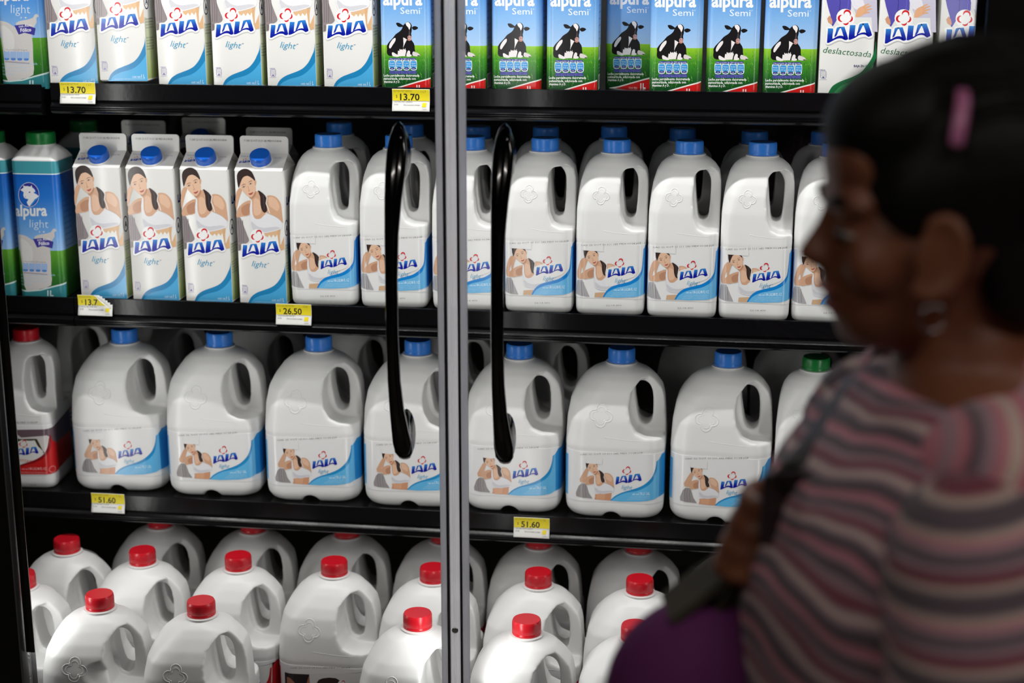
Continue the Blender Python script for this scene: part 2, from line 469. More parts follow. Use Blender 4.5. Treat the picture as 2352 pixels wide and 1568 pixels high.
def rr(s, a, b, r):
    """perimeter of a rounded rectangle, s=0 at the middle of the front (-y), s>0 to the right"""
    sg = 1 if s >= 0 else -1; s = abs(s)
    fa, fb, q = a - r, b - r, math.pi * r / 2
    if s <= fa: x, y, nx, ny = s, -b, 0, -1
    elif s <= fa + q:
        t = (s - fa) / r; x, y, nx, ny = fa + r * math.sin(t), -fb - r * math.cos(t), math.sin(t), -math.cos(t)
    elif s <= fa + q + 2 * fb: x, y, nx, ny = a, -fb + (s - fa - q), 1, 0
    elif s <= fa + 2 * q + 2 * fb:
        t = (s - fa - q - 2 * fb) / r; x, y, nx, ny = fa + r * math.cos(t), fb + r * math.sin(t), math.cos(t), math.sin(t)
    else: x, y, nx, ny = fa - (s - fa - 2 * q - 2 * fb), b, 0, 1
    return x * sg, y, nx * sg, ny
def rr_surf(a, b, r):
    def f(u, v, off):
        x, y, nx, ny = rr(u, a, b, r); return Vector((x + nx * off, y + ny * off, v))
    return f
def rr_cuts(a, b, r, n=10):
    fa, fb, q = a - r, b - r, math.pi * r / 2
    c = [fa + q * k / n for k in range(n + 1)] + [fa + q + 2 * fb + q * k / n for k in range(n + 1)]
    return [x for x in c] + [-x for x in c]
def rr_loop(a, b, r, z, n=6, cx=0.0, cy=0.0):
    """about 4*(n+1)+8 points, same count for every size"""
    r = min(r, a - 1e-4, b - 1e-4); fa, fb = a - r, b - r; out = []
    for (sx, sy, t0) in ((1, -1, -90), (1, 1, 0), (-1, 1, 90), (-1, -1, 180)):
        for k in range(n + 1):
            t = math.radians(t0 + 90 * k / n)
            out.append(Vector((cx + sx * fa + r * math.cos(t), cy + sy * fb + r * math.sin(t), z)))
    return out

# ------------------------------------------------------------------ cartons
CW = 0.0355
def gable_body():
    bm = bmesh.new(); w_ = CW; H, R1, R2 = 0.196, 0.218, 0.242
    rings(bm, [rr_loop(w_ - .002, w_ - .002, .002, 0, 2), rr_loop(w_, w_, .002, .002, 2), rr_loop(w_, w_, .002, H, 2)])
    def solid(vs, fs):
        q = [bm.verts.new(v) for v in vs]
        for f in fs: bm.faces.new([q[i] for i in f])
    i_ = .026
    solid([(-w_, -w_, H), (w_, -w_, H), (w_, w_, H), (-w_, w_, H), (-w_, 0, R1), (w_, 0, R1), (w_ - i_, 0, R1 - .004), (-w_ + i_, 0, R1 - .004)],
          [(0, 1, 5, 4), (2, 3, 4, 5), (1, 6, 5), (2, 5, 6), (1, 2, 6), (0, 4, 7), (3, 7, 4), (0, 7, 3), (0, 3, 2, 1)])
    # the flat fin along the ridge, corners rounded
    L = []
    for y in (-.0016, .0016):
        pts = [(-w_, R1 - .001), (w_, R1 - .001), (w_ + .0005, R2 - .006)]
        pts += [(w_ - .0045 + .005 * math.cos(t), R2 - .005 + .005 * math.sin(t)) for t in (.3, .8, 1.3)]
        pts += [(-w_ + .0045 - .005 * math.cos(t), R2 - .005 + .005 * math.sin(t)) for t in (1.3, .8, .3)]
        pts += [(-w_ - .0005, R2 - .006)]
        L.append([Vector((p[0], y, p[1])) for p in pts])
    rings(bm, L)
    return mesh_bm('gable_body', bm, True, 25)
def slope_mtx(cx=0.0):
    n = Vector((0, -.022, .0355)).normalized(); x = Vector((1, 0, 0)); y = n.cross(x)
    m = Matrix((x, y, n)).transposed().to_4x4(); m.translation = Vector((cx, -CW / 2, .207)); return m
def cap_mesh(name, r, h, n=64, mtx=None, z=0.0):
    bm = bmesh.new()
    lathe(bm, [(r * .97, z), (r, z + .0006), (r, z + h * .16), (r * .985, z + h * .18), (r * .985, z + h * .22), (r, z + h * .24), (r, z + h * .8), (r * .985, z + h * .9), (r * .93, z + h), (r * .5, z + h), (r * .02, z + h)], n,
          mtx=mtx, rib=(z + h * .25, z + h * .82, .0006))
    return mesh_bm(name, bm, True, 50)
def flat_front(b):
    return lambda u, v, off: Vector((u, -b - off, v))

QB = [(42, 85), (558, 92), (646, 1458), (143, 1430)]       # woman frame
QA = [(0, 0), (945, 0), (985, 1530), (33, 1515)]           # logo frame
def light_art():
    P = Print(quad_xf(QB, .071, .192, .004))
    P.poly(smooth_path([(85,562),(130,575),(165,660),(200,740),(224,800),(190,832),(130,850),(104,832)], 2), (140, 130, 132))
    for x in (112, 134, 156): P.band([(x - 8, 590), (x + 4, 700), (x + 6, 820)], 5, (100, 92, 96))
    P.poly([(106,834),(140,850),(138,900),(112,908)], (120, 112, 112))
    P.poly(smooth_path([(372,728),(450,716),(528,700),(534,770),(545,830),(500,800),(440,772),(392,775)], 2), (216, 178, 138))
    P.poly([(524,700),(558,690),(552,760),(556,840),(596,900),(568,908),(548,860),(532,790)], (212, 170, 128))
    P.poly([(380,778),(395,752),(420,770),(440,745),(462,775),(480,742),(505,770),(524,740),(545,850),(380,850)], (232, 232, 230))
    P.poly([(560,862),(600,760),(606,905)], (214, 172, 130))
    woman(P)
    P.xf = quad_xf(QA, .071, .1138, .0035)
    logo(P, 470, 460, 1.0)
    P.text('light', 285, 812, 165, (58, 152, 192), width=305, bold=-.003, shear=.25, rot=-.09)
    P.band([(604, 752), (640, 746)], 9, (110, 110, 150))
    top = [(960,720),(945,850),(900,960),(835,1080),(745,1180),(640,1240),(520,1285),(400,1330),(310,1385),(250,1450),(205,1545)]
    low = [(968,1060),(925,1130),(850,1220),(750,1300),(640,1350),(500,1385),(400,1420),(310,1470),(250,1545)]
    P.poly(smooth_open(top) + [(205,1560),(985,1560)], (72, 165, 216))
    P.poly(smooth_open(top) + smooth_open(low)[::-1], (30, 128, 182))
    P.text('cont. net.', 685, 1505, 78, (232, 240, 246), width=165, res=1)
    P.text('1 L', 862, 1505, 100, (240, 244, 248), width=68)
    P.text('LECHE PARCIALMENTE DESCREMADA', 330, 1532, 26, (190, 215, 235), width=600, res=1)
    nutri_icon(P, 95, 1215, 100, 125, (112, 100, 176))
    return P
def lactose_art():
    P = Print(quad_xf([(995, 0), (1885, 0), (1760, 1568), (865, 1568)], .071, .1265, .0035))
    P.poly([(1470,-420),(1885,-420),(1880,560),(1795,560),(1790,330),(1560,330),(1470,100)], (196, 192, 210))
    P.poly(smooth_path([(1048,-120),(1160,-330),(1400,-360),(1480,-100),(1462,110),(1440,240),(1300,280),(1236,370),(1160,470),(1130,440),(1120,300),(1080,150)], 2), (84, 78, 168))
    P.band([(1270, -60), (1285, 80), (1262, 280)], 12, (60, 54, 132))
    P.band([(1340, -100), (1420, 60), (1400, 200)], 8, (110, 104, 190))
    P.poly(smooth_path([(1480,-100),(1600,-60),(1680,120),(1600,200),(1500,180),(1460,60)], 2), (222, 220, 228))
    P.poly([(1062,352),(1104,300),(1140,360),(1150,420),(1135,450),(1080,415)], (206, 150, 118))
    P.poly(smooth_path([(1528,322),(1540,260),(1570,190),(1640,150),(1700,160),(1680,250),(1640,300),(1580,322)], 2), (222, 168, 128))
    for a, b in (((1650, 170), (1755, 108)), ((1672, 195), (1790, 140)), ((1680, 225), (1798, 190)), ((1660, 260), (1760, 250))):
        P.band([a, ((a[0] + b[0]) / 2, (a[1] + b[1]) / 2 - 6), b], [34, 26, 14], (218, 164, 124))
    P.poly([(1240,340),(1330,300),(1560,330),(1790,330),(1795,560),(1140,500)], (222, 222, 220))
    P.poly(smooth_path([(1180,-330),(1230,-480),(1330,-520),(1400,-470),(1410,-380),(1330,-320)], 2), SKIN2)
    logo(P, 1418, 575, 1.0)
    P.text('deslactosada', 975, 905, 145, (36, 110, 66), width=790, bold=-.006, shear=.28, rot=-.09)
    P.text('BAJA EN GRASA', 1480, 1136, 52, (40, 44, 96), width=330, bold=.02, res=1)
    top = [(1850,700),(1830,850),(1780,980),(1700,1100),(1580,1230),(1420,1310),(1260,1370),(1120,1450),(1040,1568)]
    low = [(1850,980),(1800,1080),(1700,1200),(1560,1310),(1400,1390),(1250,1450),(1130,1568)]
    P.poly(smooth_open(top) + [(1740,1568)], (60, 168, 96))
    P.poly(smooth_open(top) + smooth_open(low)[::-1], (24, 112, 62))
    nutri_icon(P, 920, 1205, 95, 120, (84, 88, 150))
    return P
def fin_art(P, date):
    """print on the ridge fin and the sloping panel, in metres"""
    P.xf = lambda p: p
def make_gable(name, art, label, group):
    root = empty(name); tag(root, label, 'milk carton', group)
    body = link('carton_body', ME['gable'], M['card'], root)
    a = link('printed_front', art, M['ink'], root)
    s_ = link('printed_side', ME['gable_side'], M['ink'], root)
    for nm in ('date_print', 'expiry_heading', 'lot_heading', 'small_brand_print'): link(nm, ME[nm], M['ink_matte'], root)
    c = link('cap', ME['cap_gable'], M['cap_dblue'], root)
    n_ = link('neck_ring', ME['ring_gable'], M['card'], root)
    return root
ME = {}
ME['gable'] = gable_body()
SLOPE = slope_mtx()
ME['cap_gable'] = cap_mesh('gable_cap', .0150, .0125, 56, SLOPE, .0015)
bm = bmesh.new(); lathe(bm, [(.0160, -.001), (.0165, .0012), (.0158, .002), (.012, .002)], 32, mtx=SLOPE); ME['ring_gable'] = mesh_bm('neck_ring', bm)
def take(o):
    me = o.data; bpy.data.objects.remove(o); return me
ME['art_light'] = take(light_art().build('light_art', flat_front(CW)))
ME['art_lact'] = take(lactose_art().build('lactose_art', flat_front(CW)))
P = Print()                                    # right and left side panels: pale green ground, small text blocks, round seal
P.poly([(-.034, .004), (.034, .004), (.034, .075), (-.034, .09)], lambda p: (176, 196, 120) if p[1] < .05 else (214, 218, 196))
P.poly([(-.034, .004), (.034, .004), (.034, .194), (-.034, .194)], (222, 220, 206)) if False else None
P.band([(-.024 + .009 * math.cos(t / 8 * math.pi), .112 + .011 * math.sin(t / 8 * math.pi)) for t in range(17)], .0016, (24, 28, 84))
P.text('A', -.028, .107, .013, (24, 28, 84), flip=1, bold=.02)
for k in range(4): P.text('Leche parcialmente', -.032, .086 - k * .004, .0038, (40, 44, 96), flip=1, width=.03, res=1)
for k in range(5): P.text('Informacion nutrimental', -.032, .060 - k * .004, .0038, (40, 44, 96), flip=1, width=.028, res=1)
P.text('LALA', -.02, .145, .016, (16, 40, 140), flip=1, bold=.04)
def side_surf(sgn):
    return lambda u, v, off: Vector((sgn * (CW + off), sgn * u, v))
oR = P.build('s', side_surf(1)); me_s = take(oR); ME['gable_side'] = me_s
P = Print()
P.text('F CAD 22 OCT 13 S11 282 MEX 00:13 ROH', -.029, .2335, .0042, (80, 78, 78), flip=1, width=.055, res=1)
bm_f = P
oF = P.build('f', lambda u, v, off: Vector((u, -.0016 - off, v)))
me1 = take(oF)
P = Print()
SL = lambda u, v, off: SLOPE @ Vector((u, v, off))
ME['date_print'] = me1
P.text('Fecha de Cad.', -.032, .010, .0034, (90, 110, 170), flip=1, width=.017, res=1); ME['expiry_heading'] = take(P.build('expiry_heading', SL))
P = Print(); P.text('Lote No.', .018, .008, .0034, (90, 100, 170), flip=1, width=.011, res=1); ME['lot_heading'] = take(P.build('lot_heading', SL))
P = Print(lambda p: (-.0245 + p[0], -.001 - p[1])); logo(P, 0, 0, .000021, outline=False); ME['small_brand_print'] = take(P.build('small_brand_print', SL))

# domed-top cartons: rounded edges, plastic shoulder, round screw cap
AW, AR = .0352, .009
def dome_body():
    bm = bmesh.new()
    rings(bm, [rr_loop(AW - .002, AW - .002, AR, 0), rr_loop(AW, AW, AR, .002), rr_loop(AW, AW, AR, .100), rr_loop(AW, AW, AR, .203), rr_loop(AW - .001, AW - .001, AR, .205)])
    return mesh_bm('dome_body', bm, True, 40)
def dome_top():
    bm = bmesh.new()
    rings(bm, [rr_loop(AW - .0005, AW - .0005, AR, .2045), rr_loop(AW - .001, AW - .001, AR, .206), rr_loop(.031, .031, .014, .213), rr_loop(.0255, .0255, .02, .221), rr_loop(.0215, .0215, .0213, .2235), rr_loop(.0205, .0205, .0203, .226)])
    return mesh_bm('dome_top', bm, True, 60)
ME['dome'] = dome_body(); ME['dome_top'] = dome_top()
ME['cap_dome'] = cap_mesh('dome_cap', .0215, .017, 80, None, .2255)
PER = AW * 8 - 8 * AR + 2 * math.pi * AR
def hgrad(stops):
    def f(p):
        z = p[1]
        for (z0, c0), (z1, c1) in zip(stops, stops[1:]):
            if z <= z1:
                t = max(0, min(1, (z - z0) / (z1 - z0))); return tuple(c0[j] * (1 - t) + c1[j] * t for j in range(3))
        return stops[-1][1]
    return f
def rows(P, u0, u1, zs, col):
    P.layer += 1
    for z0, z1 in zip(zs, zs[1:]):
        P.tri(((u0, z0), (u1, z0), (u1, z1)), col, False); P.tri(((u0, z0), (u1, z1), (u0, z1)), col, False)
def grass(P, u0, u1, z0, z1, n, rnd, cols):
    P.layer += 1
    for _ in range(n):
        u, z = rnd.uniform(u0, u1), z0 + (z1 - z0) * rnd.random() ** 1.0
        h, d = rnd.uniform(.002, .006), rnd.uniform(-.0015, .0015)
        P.tri(((u, z), (u + .0009, z), (u + d, min(z + h, z1 + .001))), rnd.choice(cols), False)
def shields(P, x, y, w_, h_, gap, n=4, c1=(60, 150, 215), c2=(48, 44, 130), edge=(225, 235, 245)):
    for k in range(n):
        X = x + k * (w_ + gap)
        def pg(a):
            return smooth_path([(X + a, y + a * 2), (X + w_ * .3, y + a), (X + w_ * .7, y + a), (X + w_ - a, y + a * 2), (X + w_ - a, y + h_ * .8), (X + w_ * .75, y + h_ - a), (X + w_ * .25, y + h_ - a), (X + a, y + h_ * .8)], 2)
        P.poly(pg(0), edge, up=(k == 0))
    for k in range(n):
        X = x + k * (w_ + gap); a = w_ * .08
        P.poly(smooth_path([(X + a, y + a * 2), (X + w_ * .3, y + a), (X + w_ * .7, y + a), (X + w_ - a, y + a * 2), (X + w_ - a, y + h_ * .7), (X + a, y + h_ * .7)], 2), c1, up=(k == 0))
        P.disc((X + w_ / 2, y + h_ * .82), w_ * .4, h_ * .13, c2, 12, up=False)
    wd = ('Energía', 'Grasa', 'Sodio', 'Azúcar'); nb = ('120 kcal', '3.5 g', '12 g', '125 mg'); pc = ('6%', '10%', '13%', '5%')
    for k in range(n):
        X = x + k * (w_ + gap)
        P.text(wd[k], X + w_ * .18, y + h_ * .33, h_ * .19, edge, width=w_ * .64, res=1)
        P.text(nb[k], X + w_ * .16, y + h_ * .58, h_ * .22, edge, width=w_ * .68, res=1)
        P.text(pc[k], X + w_ * .3, y + h_ * .88, h_ * .17, edge, width=w_ * .4, res=1)
def emblem(P, cx, cy, rx, ry):
    P.disc((cx, cy), rx, ry, (190, 200, 232), 28); P.disc((cx, cy), rx * .95, ry * .95, (52, 50, 140), 28)
    P.disc((cx, cy + ry * .1), rx * .86, ry * .8, (26, 96, 190), 24)
    f = lambda x, y: (cx + (x - 265) / 131 * rx, cy + (y - 218) / 155 * ry)
    P.poly([f(*p) for p in smooth_path([(160,160),(200,130),(190,100),(215,112),(250,110),(285,118),(300,95),(306,125),(335,150),(345,180),(322,190),(395,235),(340,270),(300,330),(270,362),(240,310),(262,275),(215,262),(196,225),(200,185)], 2)], (232, 232, 236))
    P.disc(f(275, 186), rx * .09, ry * .05, (52, 50, 140), 8); P.disc(f(222, 246), rx * .04, ry * .04, (52, 50, 140), 8)
    P.band([f(395, 240), f(340, 285), f(290, 350)], rx * .12, (60, 140, 215))
def semi_art():
    rnd = random.Random(3); P = Print()
    h = PER / 2
    rows(P, -h, h, [.062, .10, .14, .17, .204], hgrad([(.062, (168, 200, 236)), (.10, (128, 176, 226)), (.14, (70, 138, 208)), (.17, (36, 108, 190)), (.204, (20, 84, 168))]))
    rows(P, -h, h, [0.001, .022, .045, .063], hgrad([(0, (16, 60, 30)), (.022, (30, 92, 36)), (.045, (66, 142, 40)), (.063, (142, 196, 44))]))
    grass(P, -h, h, .004, .060, 420, rnd, [(50, 120, 40), (90, 160, 50), (36, 96, 34), (130, 180, 60), (60, 136, 44)])
    P.xf = quad_xf([(48, 0), (905, 0), (885, 1510), (22, 1500)], .0705, .1244, .004)
    T = lambda L: smooth_path(L, 2)
    BK, WH = (26, 24, 26), (232, 226, 226)
    P.poly(T([(150,850),(150,800),(190,740),(260,670),(310,610),(380,565),(420,520),(440,470),(480,430),(520,408),(560,420),(590,470),(585,560),(575,600),(580,650),(575,700),(610,750),(628,800),(630,870),(640,930),(600,960),(520,970),(300,970),(200,970),(155,945),(145,900)]), BK)
    P.poly(T([(320,430),(370,424),(425,455),(450,480),(400,494),(350,484)]), BK)
    P.poly(T([(590,500),(640,476),(698,500),(672,530),(620,542)]), BK)
    P.poly(T([(486,430),(530,412),(566,450),(566,490),(544,540),(528,500),(500,470)]), WH)
    P.band([(548, 540), (546, 590), (540, 630)], [10, 26, 34], (70, 66, 70))
    P.poly(T([(512,650),(545,630),(576,650),(575,690),(545,702),(515,688)]), (196, 150, 146)); P.disc((530, 660), 9, 7, (60, 30, 34), 8); P.disc((563, 662), 7, 6, (60, 30, 34), 8)
    P.band([(508, 700), (540, 714), (572, 702)], 12, (214, 150, 130))
    P.poly([(436,664),(470,680),(500,700),(470,750),(442,806),(430,840),(438,760)], WH)
    P.poly(T([(186,830),(200,770),(250,700),(300,672),(300,720),(250,790),(210,846)]), WH)
    P.poly([(330,960),(340,880),(362,890),(368,850),(392,872),(404,856),(424,876),(430,846),(452,868),(466,840),(470,870),(482,880),(470,930),(460,972),(350,975)], WH)
    P.poly(T([(232,925),(250,908),(300,935),(350,965),(340,985),(270,980),(240,965)]), WH)
    P.poly(T([(482,975),(500,900),(525,878),(548,900),(545,940),(570,950),(560,978)]), WH)
    P.poly(T([(585,925),(605,895),(640,905),(690,925),(714,955),(700,975),(600,968)]), (214, 206, 206)); P.disc((690, 966), 24, 8, (40, 34, 34), 8)
    grass(P, -.03, .026, .0415, .0435, 60, rnd, [(96, 160, 50), (66, 140, 44), (120, 176, 56)])
    P.text('alpura', 104, 132, 305, (234, 234, 232), width=675, bold=.03)
    P.text('Semi', 402, 276, 150, (230, 236, 240), width=335)
    P.text('®', 748, 205, 45, (200, 220, 235), res=1)
    emblem(P, 440, -330, 190, 175)
    P.poly([(185,1003),(640,1003),(640,1040),(185,1040)], (58, 52, 140)); P.text('Una porción de 250 ml aporta', 192, 1034, 36, (214, 220, 236), width=440, bold=.01, res=1)
    shields(P, 172, 1045, 112, 162, 12)
    P.poly([(180,1215),(648,1215),(648,1268),(180,1268)], (58, 56, 140)); 
    for k, s_ in enumerate(('% de los nutrimentos diarios recomendados basados', 'en una dieta de 2000 kcal. *Porcentaje')): P.text(s_, 184, 1236 + 24 * k, 22, (150, 160, 210), width=458, res=1)
    for k, (s_, w_) in enumerate((('Leche parcialmente descremada', 630), ('pasteurizada, adicionada con', 565), ('vitaminas A y D.', 292))):
        P.text(s_, 66, 1312 + 52 * k, 58, (240, 242, 240), width=w_, bold=.02, res=1)
    P.poly([(20,1545),(270,1500),(480,1440),(700,1378),(890,1330),(900,1352),(700,1400),(480,1462),(270,1522),(20,1562)], (236, 236, 230))
    P.poly([(20,1562),(270,1522),(480,1462),(700,1400),(892,1352),(890,1560),(20,1575)], (206, 30, 30))
    P.text('1L', 640, 1536, 120, (240, 240, 236), width=90, bold=.03); P.text('Cont. Net.', 440, 1540, 44, (240, 230, 228), width=150, res=1)
    # right side panel: white data panel, bar code and small text
    P.xf = lambda p: p
    P.poly([(.046, .004), (.075, .004), (.075, .024), (.046, .024)], (226, 226, 226))
    for k in range(9): P.band([(.049 + k * .0028, .006), (.049 + k * .0028, .022)], .0008 + .0006 * (k % 3), (30, 30, 36), up=(k == 0))
    for k in range(3): P.text('conservar en refrigeracion', .044, .028 + .0042 * k, .004, (170, 215, 240), flip=1, width=.03, res=1)
    P.poly([(.047,.044),(.076,.044),(.076,.062),(.047,.062)], (214, 220, 235)); P.text('SALUD', .049, .048, .012, (40, 40, 120), flip=1, width=.024)
    for k in range(12): P.text('ingredientes y datos', .045, .072 + .009 * k, .0042, (36, 66, 150), flip=1, width=.03, res=1)
    return P
def alight_art():
    rnd = random.Random(5); P = Print(); h = PER / 2
    rows(P, -h, h, [.07, .11, .15, .184], hgrad([(.07, (150, 188, 232)), (.11, (96, 156, 220)), (.15, (34, 112, 200)), (.184, (22, 92, 184))]))
    rows(P, -h, h, [.184, .1855], (214, 232, 236)); rows(P, -h, h, [.1855, .2035], (66, 150, 162)); rows(P, -h, h, [.2035, .2048], (226, 228, 228))
    rows(P, -h, h, [.001, .04, .071], hgrad([(0, (26, 78, 36)), (.04, (52, 120, 38)), (.071, (96, 160, 48))]))
    grass(P, -h, h, .02, .068, 260, rnd, [(50, 120, 40), (80, 150, 50), (40, 100, 36)])
    P.xf = quad_xf([(35, 0), (628, 0), (726, 1500), (165, 1510)], .0705, .177, .003)
    P.poly(smooth_path([(125,745),(180,735),(240,752),(300,790),(330,800),(340,750),(400,725),(470,712),(540,690),(560,660),(590,640),(612,670),(585,690),(590,740),(560,790),(540,860),(530,900),(540,1000),(545,1200),(545,1370),(400,1430),(240,1450),(205,1300),(180,1100),(150,940)], 2), (206, 202, 200))
    P.poly(smooth_path([(150,790),(220,800),(290,870),(320,960),(300,1100),(240,1120),(190,1050),(160,900)], 2), (218, 216, 214))
    P.poly([(318,782),(440,768),(576,812),(560,896),(440,868),(370,892)], (66, 60, 150))
    P.text('con Ácido', 370, 808, 44, (226, 224, 236), width=170, bold=.02, rot=.12, res=1)
    P.text('Fólico', 392, 860, 62, (232, 230, 240), width=132, bold=.03, rot=.08)
    P.poly([(392,690),(400,672),(408,690),(400,705)], (214, 214, 216)); P.disc((455, 688), 12, 10, (214, 216, 220), 8)
    emblem(P, 265, 222, 134, 158)
    P.text('alpura', 82, 494, 200, (226, 228, 230), width=415, bold=.03, rot=.035)
    P.text('light', 276, 636, 150, (210, 222, 236), width=235, bold=-.01)
    P.text('Una porción de 250 ml aporta', 212, 1085, 30, (120, 116, 150), width=265, res=1)
    shields(P, 192, 1098, 70, 108, 8, c1=(156, 186, 226), c2=(60, 122, 200), edge=(150, 176, 224))
    P.band([(205, 1220), (500, 1235)], 14, (160, 150, 160))
    for k, (s_, w_) in enumerate((('Leche descremada pasteurizada', 440), ('adicionada con vitaminas A,', 350), ('D y ácido fólico. Cont. Net.', 340), ('Hecho en México', 160))):
        P.text(s_, 155, 1262 + 42 * k, 40, (170, 200, 226), width=w_, rot=.03, res=1)
    P.poly([(150,1440),(260,1450),(420,1430),(560,1382),(735,1330),(735,1350),(560,1400),(420,1448),(260,1468),(150,1460)], (206, 224, 222))
    P.poly([(150,1460),(260,1468),(420,1448),(560,1400),(735,1350),(735,1540),(150,1540)], (52, 132, 140))
    P.text('1L', 498, 1510, 100, (214, 228, 228), width=76, bold=.03)
    P.xf = lambda p: p
    for k in range(12): P.text('ingredientes y datos', .046, .075 + .0085 * k, .0042, (40, 80, 160), flip=1, width=.028, res=1)
    return P
ALC = rr_cuts(AW, AW, AR)
ME['art_semi'] = take(semi_art().build('semi_art', rr_surf(AW, AW, AR), ALC, base=.0002))
ME['art_alight'] = take(alight_art().build('alight_art', rr_surf(AW, AW, AR), ALC, base=.0002))
def make_dome(name, art, capm, label, group):
    root = empty(name); tag(root, label, 'milk carton', group)
    link('carton_body', ME['dome'], M['card'], root)
    link('printed_wrap', art, M['ink'], root)
    link('plastic_top', ME['dome_top'], M['plastic'], root)
    c = ME['cap_dome'].copy(); c.materials.clear()
    link('cap', c, M[capm], root)
    return root

# ------------------------------------------------------------------ jugs
GAL = dict(a=.0725, b=.065, r=.028, H=.245, voxel=.0021,
    prof=[(0,.0610,-.0610,.054),(.004,.0665,-.0665,.060),(.012,.0712,-.0712,.0642),(.020,.0725,-.0725,.065),(.106,.0725,-.0725,.065),(.109,.0732,-.0732,.0655),(.150,.0712,-.0712,.0640),(.175,.0690,-.0672,.0600),(.190,.0655,-.0600,.0530),(.205,.0560,-.0490,.0420),(.214,.0455,-.0380,.0330),(.219,.0340,-.0270,.0260),(.222,.0250,-.0170,.0205),(.2245,.0245,-.0165,.0200)],
    cap=(.0042, .0198), neck=.2225,
    recess=[(.078,.188),(.064,.2025),(.049,.2085),(.034,.2055),(.0220,.191),(.0195,.168),(.0225,.148),(.030,.133),(.044,.1265),(.080,.1245),(.1,.124),(.1,.190)], ht=.019,
    hole=[(.0250,.184),(.0275,.1965),(.0360,.2010),(.0460,.197),(.0518,.184),(.0528,.165),(.0522,.144),(.0485,.1365),(.0415,.134),(.0330,.139),(.0285,.158)],
    flower=(-.020, .158, .0165))
HALF = dict(a=.0490, b=.050, r=.014, H=.245, voxel=.0018,
    prof=[(0,.0445,-.0445,.044),(.003,.0470,-.0475,.048),(.009,.0487,-.0487,.0498),(.020,.0490,-.0490,.050),(.105,.0490,-.0490,.050),(.107,.0494,-.0494,.0503),(.150,.0492,-.0490,.0495),(.175,.0497,-.0470,.0470),(.190,.0492,-.0448,.0430),(.205,.0468,-.0405,.0370),(.215,.0405,-.0345,.0310),(.221,.0330,-.0270,.0260),(.2245,.0255,-.0185,.0220),(.2265,.0250,-.0180,.0210)],
    cap=(.0035, .0196), neck=.2250,
    recess=[(.056,.188),(.047,.203),(.036,.209),(.023,.208),(.0135,.198),(.0115,.172),(.0140,.142),(.0190,.129),(.030,.1235),(.052,.122),(.08,.122),(.08,.188)], ht=.0165,
    hole=[(.0130,.190),(.0140,.201),(.0200,.2075),(.0290,.2055),(.0345,.195),(.0355,.180),(.0335,.145),(.0295,.1375),(.0225,.137),(.0180,.144)],
    flower=(-.014, .171, .0115))
def flower_pts(c, R):
    out = []
    for q in (0, 90, 180, 270):
        d = math.radians(q + 6); k_ = 1.12 if q == 0 else 1.0
        for t in range(-105, 106, 21):
            a = d + math.radians(t)
            out.append((c[0] + R * (.56 * k_ * math.sin(d) + .46 * math.sin(a)), c[1] + R * (.56 * k_ * math.cos(d) + .46 * math.cos(a))))
    return out
def jug_mesh(name, J):
    bm = bmesh.new()
    L = []
    for z, xr, xl, b in J['prof']:
        a = (xr - xl) / 2; cx = (xr + xl) / 2
        L.append(rr_loop(a, b, min(J['r'] + max(0, (z - .14) * .25), a * .98, b * .98), z, 8, cx=cx))
    rings(bm, L)
    g = bmesh.new()
    cut = []
    for s in (-1, 1):
        c = bmesh.new(); pts = [Vector((x, 0, z)) for x, z in smooth_path(J['recess'], 1)]
        rings(c, [[p + Vector((0, s * J['ht'], 0)) for p in pts], [p + Vector((0, s * .12, 0)) for p in pts]]); cut.append(c)
    c = bmesh.new(); pts = [Vector((x, 0, z)) for x, z in smooth_path(J['hole'], 2)]
    rings(c, [[p + Vector((0, -.12, 0)) for p in pts], [p + Vector((0, .12, 0)) for p in pts]]); cut.append(c)
    if J is GAL:
        c = bmesh.new(); lathe(c, [(.0135, -.2), (.0135, .2)], 20, c=(-.003, 0, -.002), mtx=Matrix.Rotation(math.radians(90), 4, 'X')); cut.append(c)
    g.free()
    me = remeshed(name, bm, J['voxel'], 10 if J is GAL else 6, .5, cut)
    # the flower embossed on the front and the mould line above the label, as raised beads
    bm = bmesh.new(); bm.from_mesh(me)
    from mathutils.bvhtree import BVHTree
    tr = BVHTree.FromBMesh(bm)
    def bead(pts, r, close):
        out = []
        for x, z in pts:
            h = tr.ray_cast(Vector((x, -.2, z)), Vector((0, 1, 0)))
            if h[0]: out.append((h[0] + Vector((0, .0002, 0)), r, r))
        if len(out) < 3: return
        if close: out.append(out[0]); out.append(out[1])
        tube(bm, out, 6, flat=(0, 1, 0))
    fx, fz, fr = J['flower']
    bead(flower_pts((fx, fz), fr), .0007, True)
    bead(flower_pts((fx, fz), fr * .72), .0005, True)
    a = J['a']
    bead([(x, (.118 if J is HALF else .122) + .012 * ((a * .8 - x) / (1.6 * a)) ** 2.2) for x in [a * (-.2 + i * .1) for i in range(11)]], .0004, False)
    bm.to_mesh(me); bm.free()
    me.polygons.foreach_set('use_smooth', [True] * len(me.polygons))
    return me
ME['gal'] = jug_mesh('gallon_body', GAL); ME['half'] = jug_mesh('half_body', HALF)
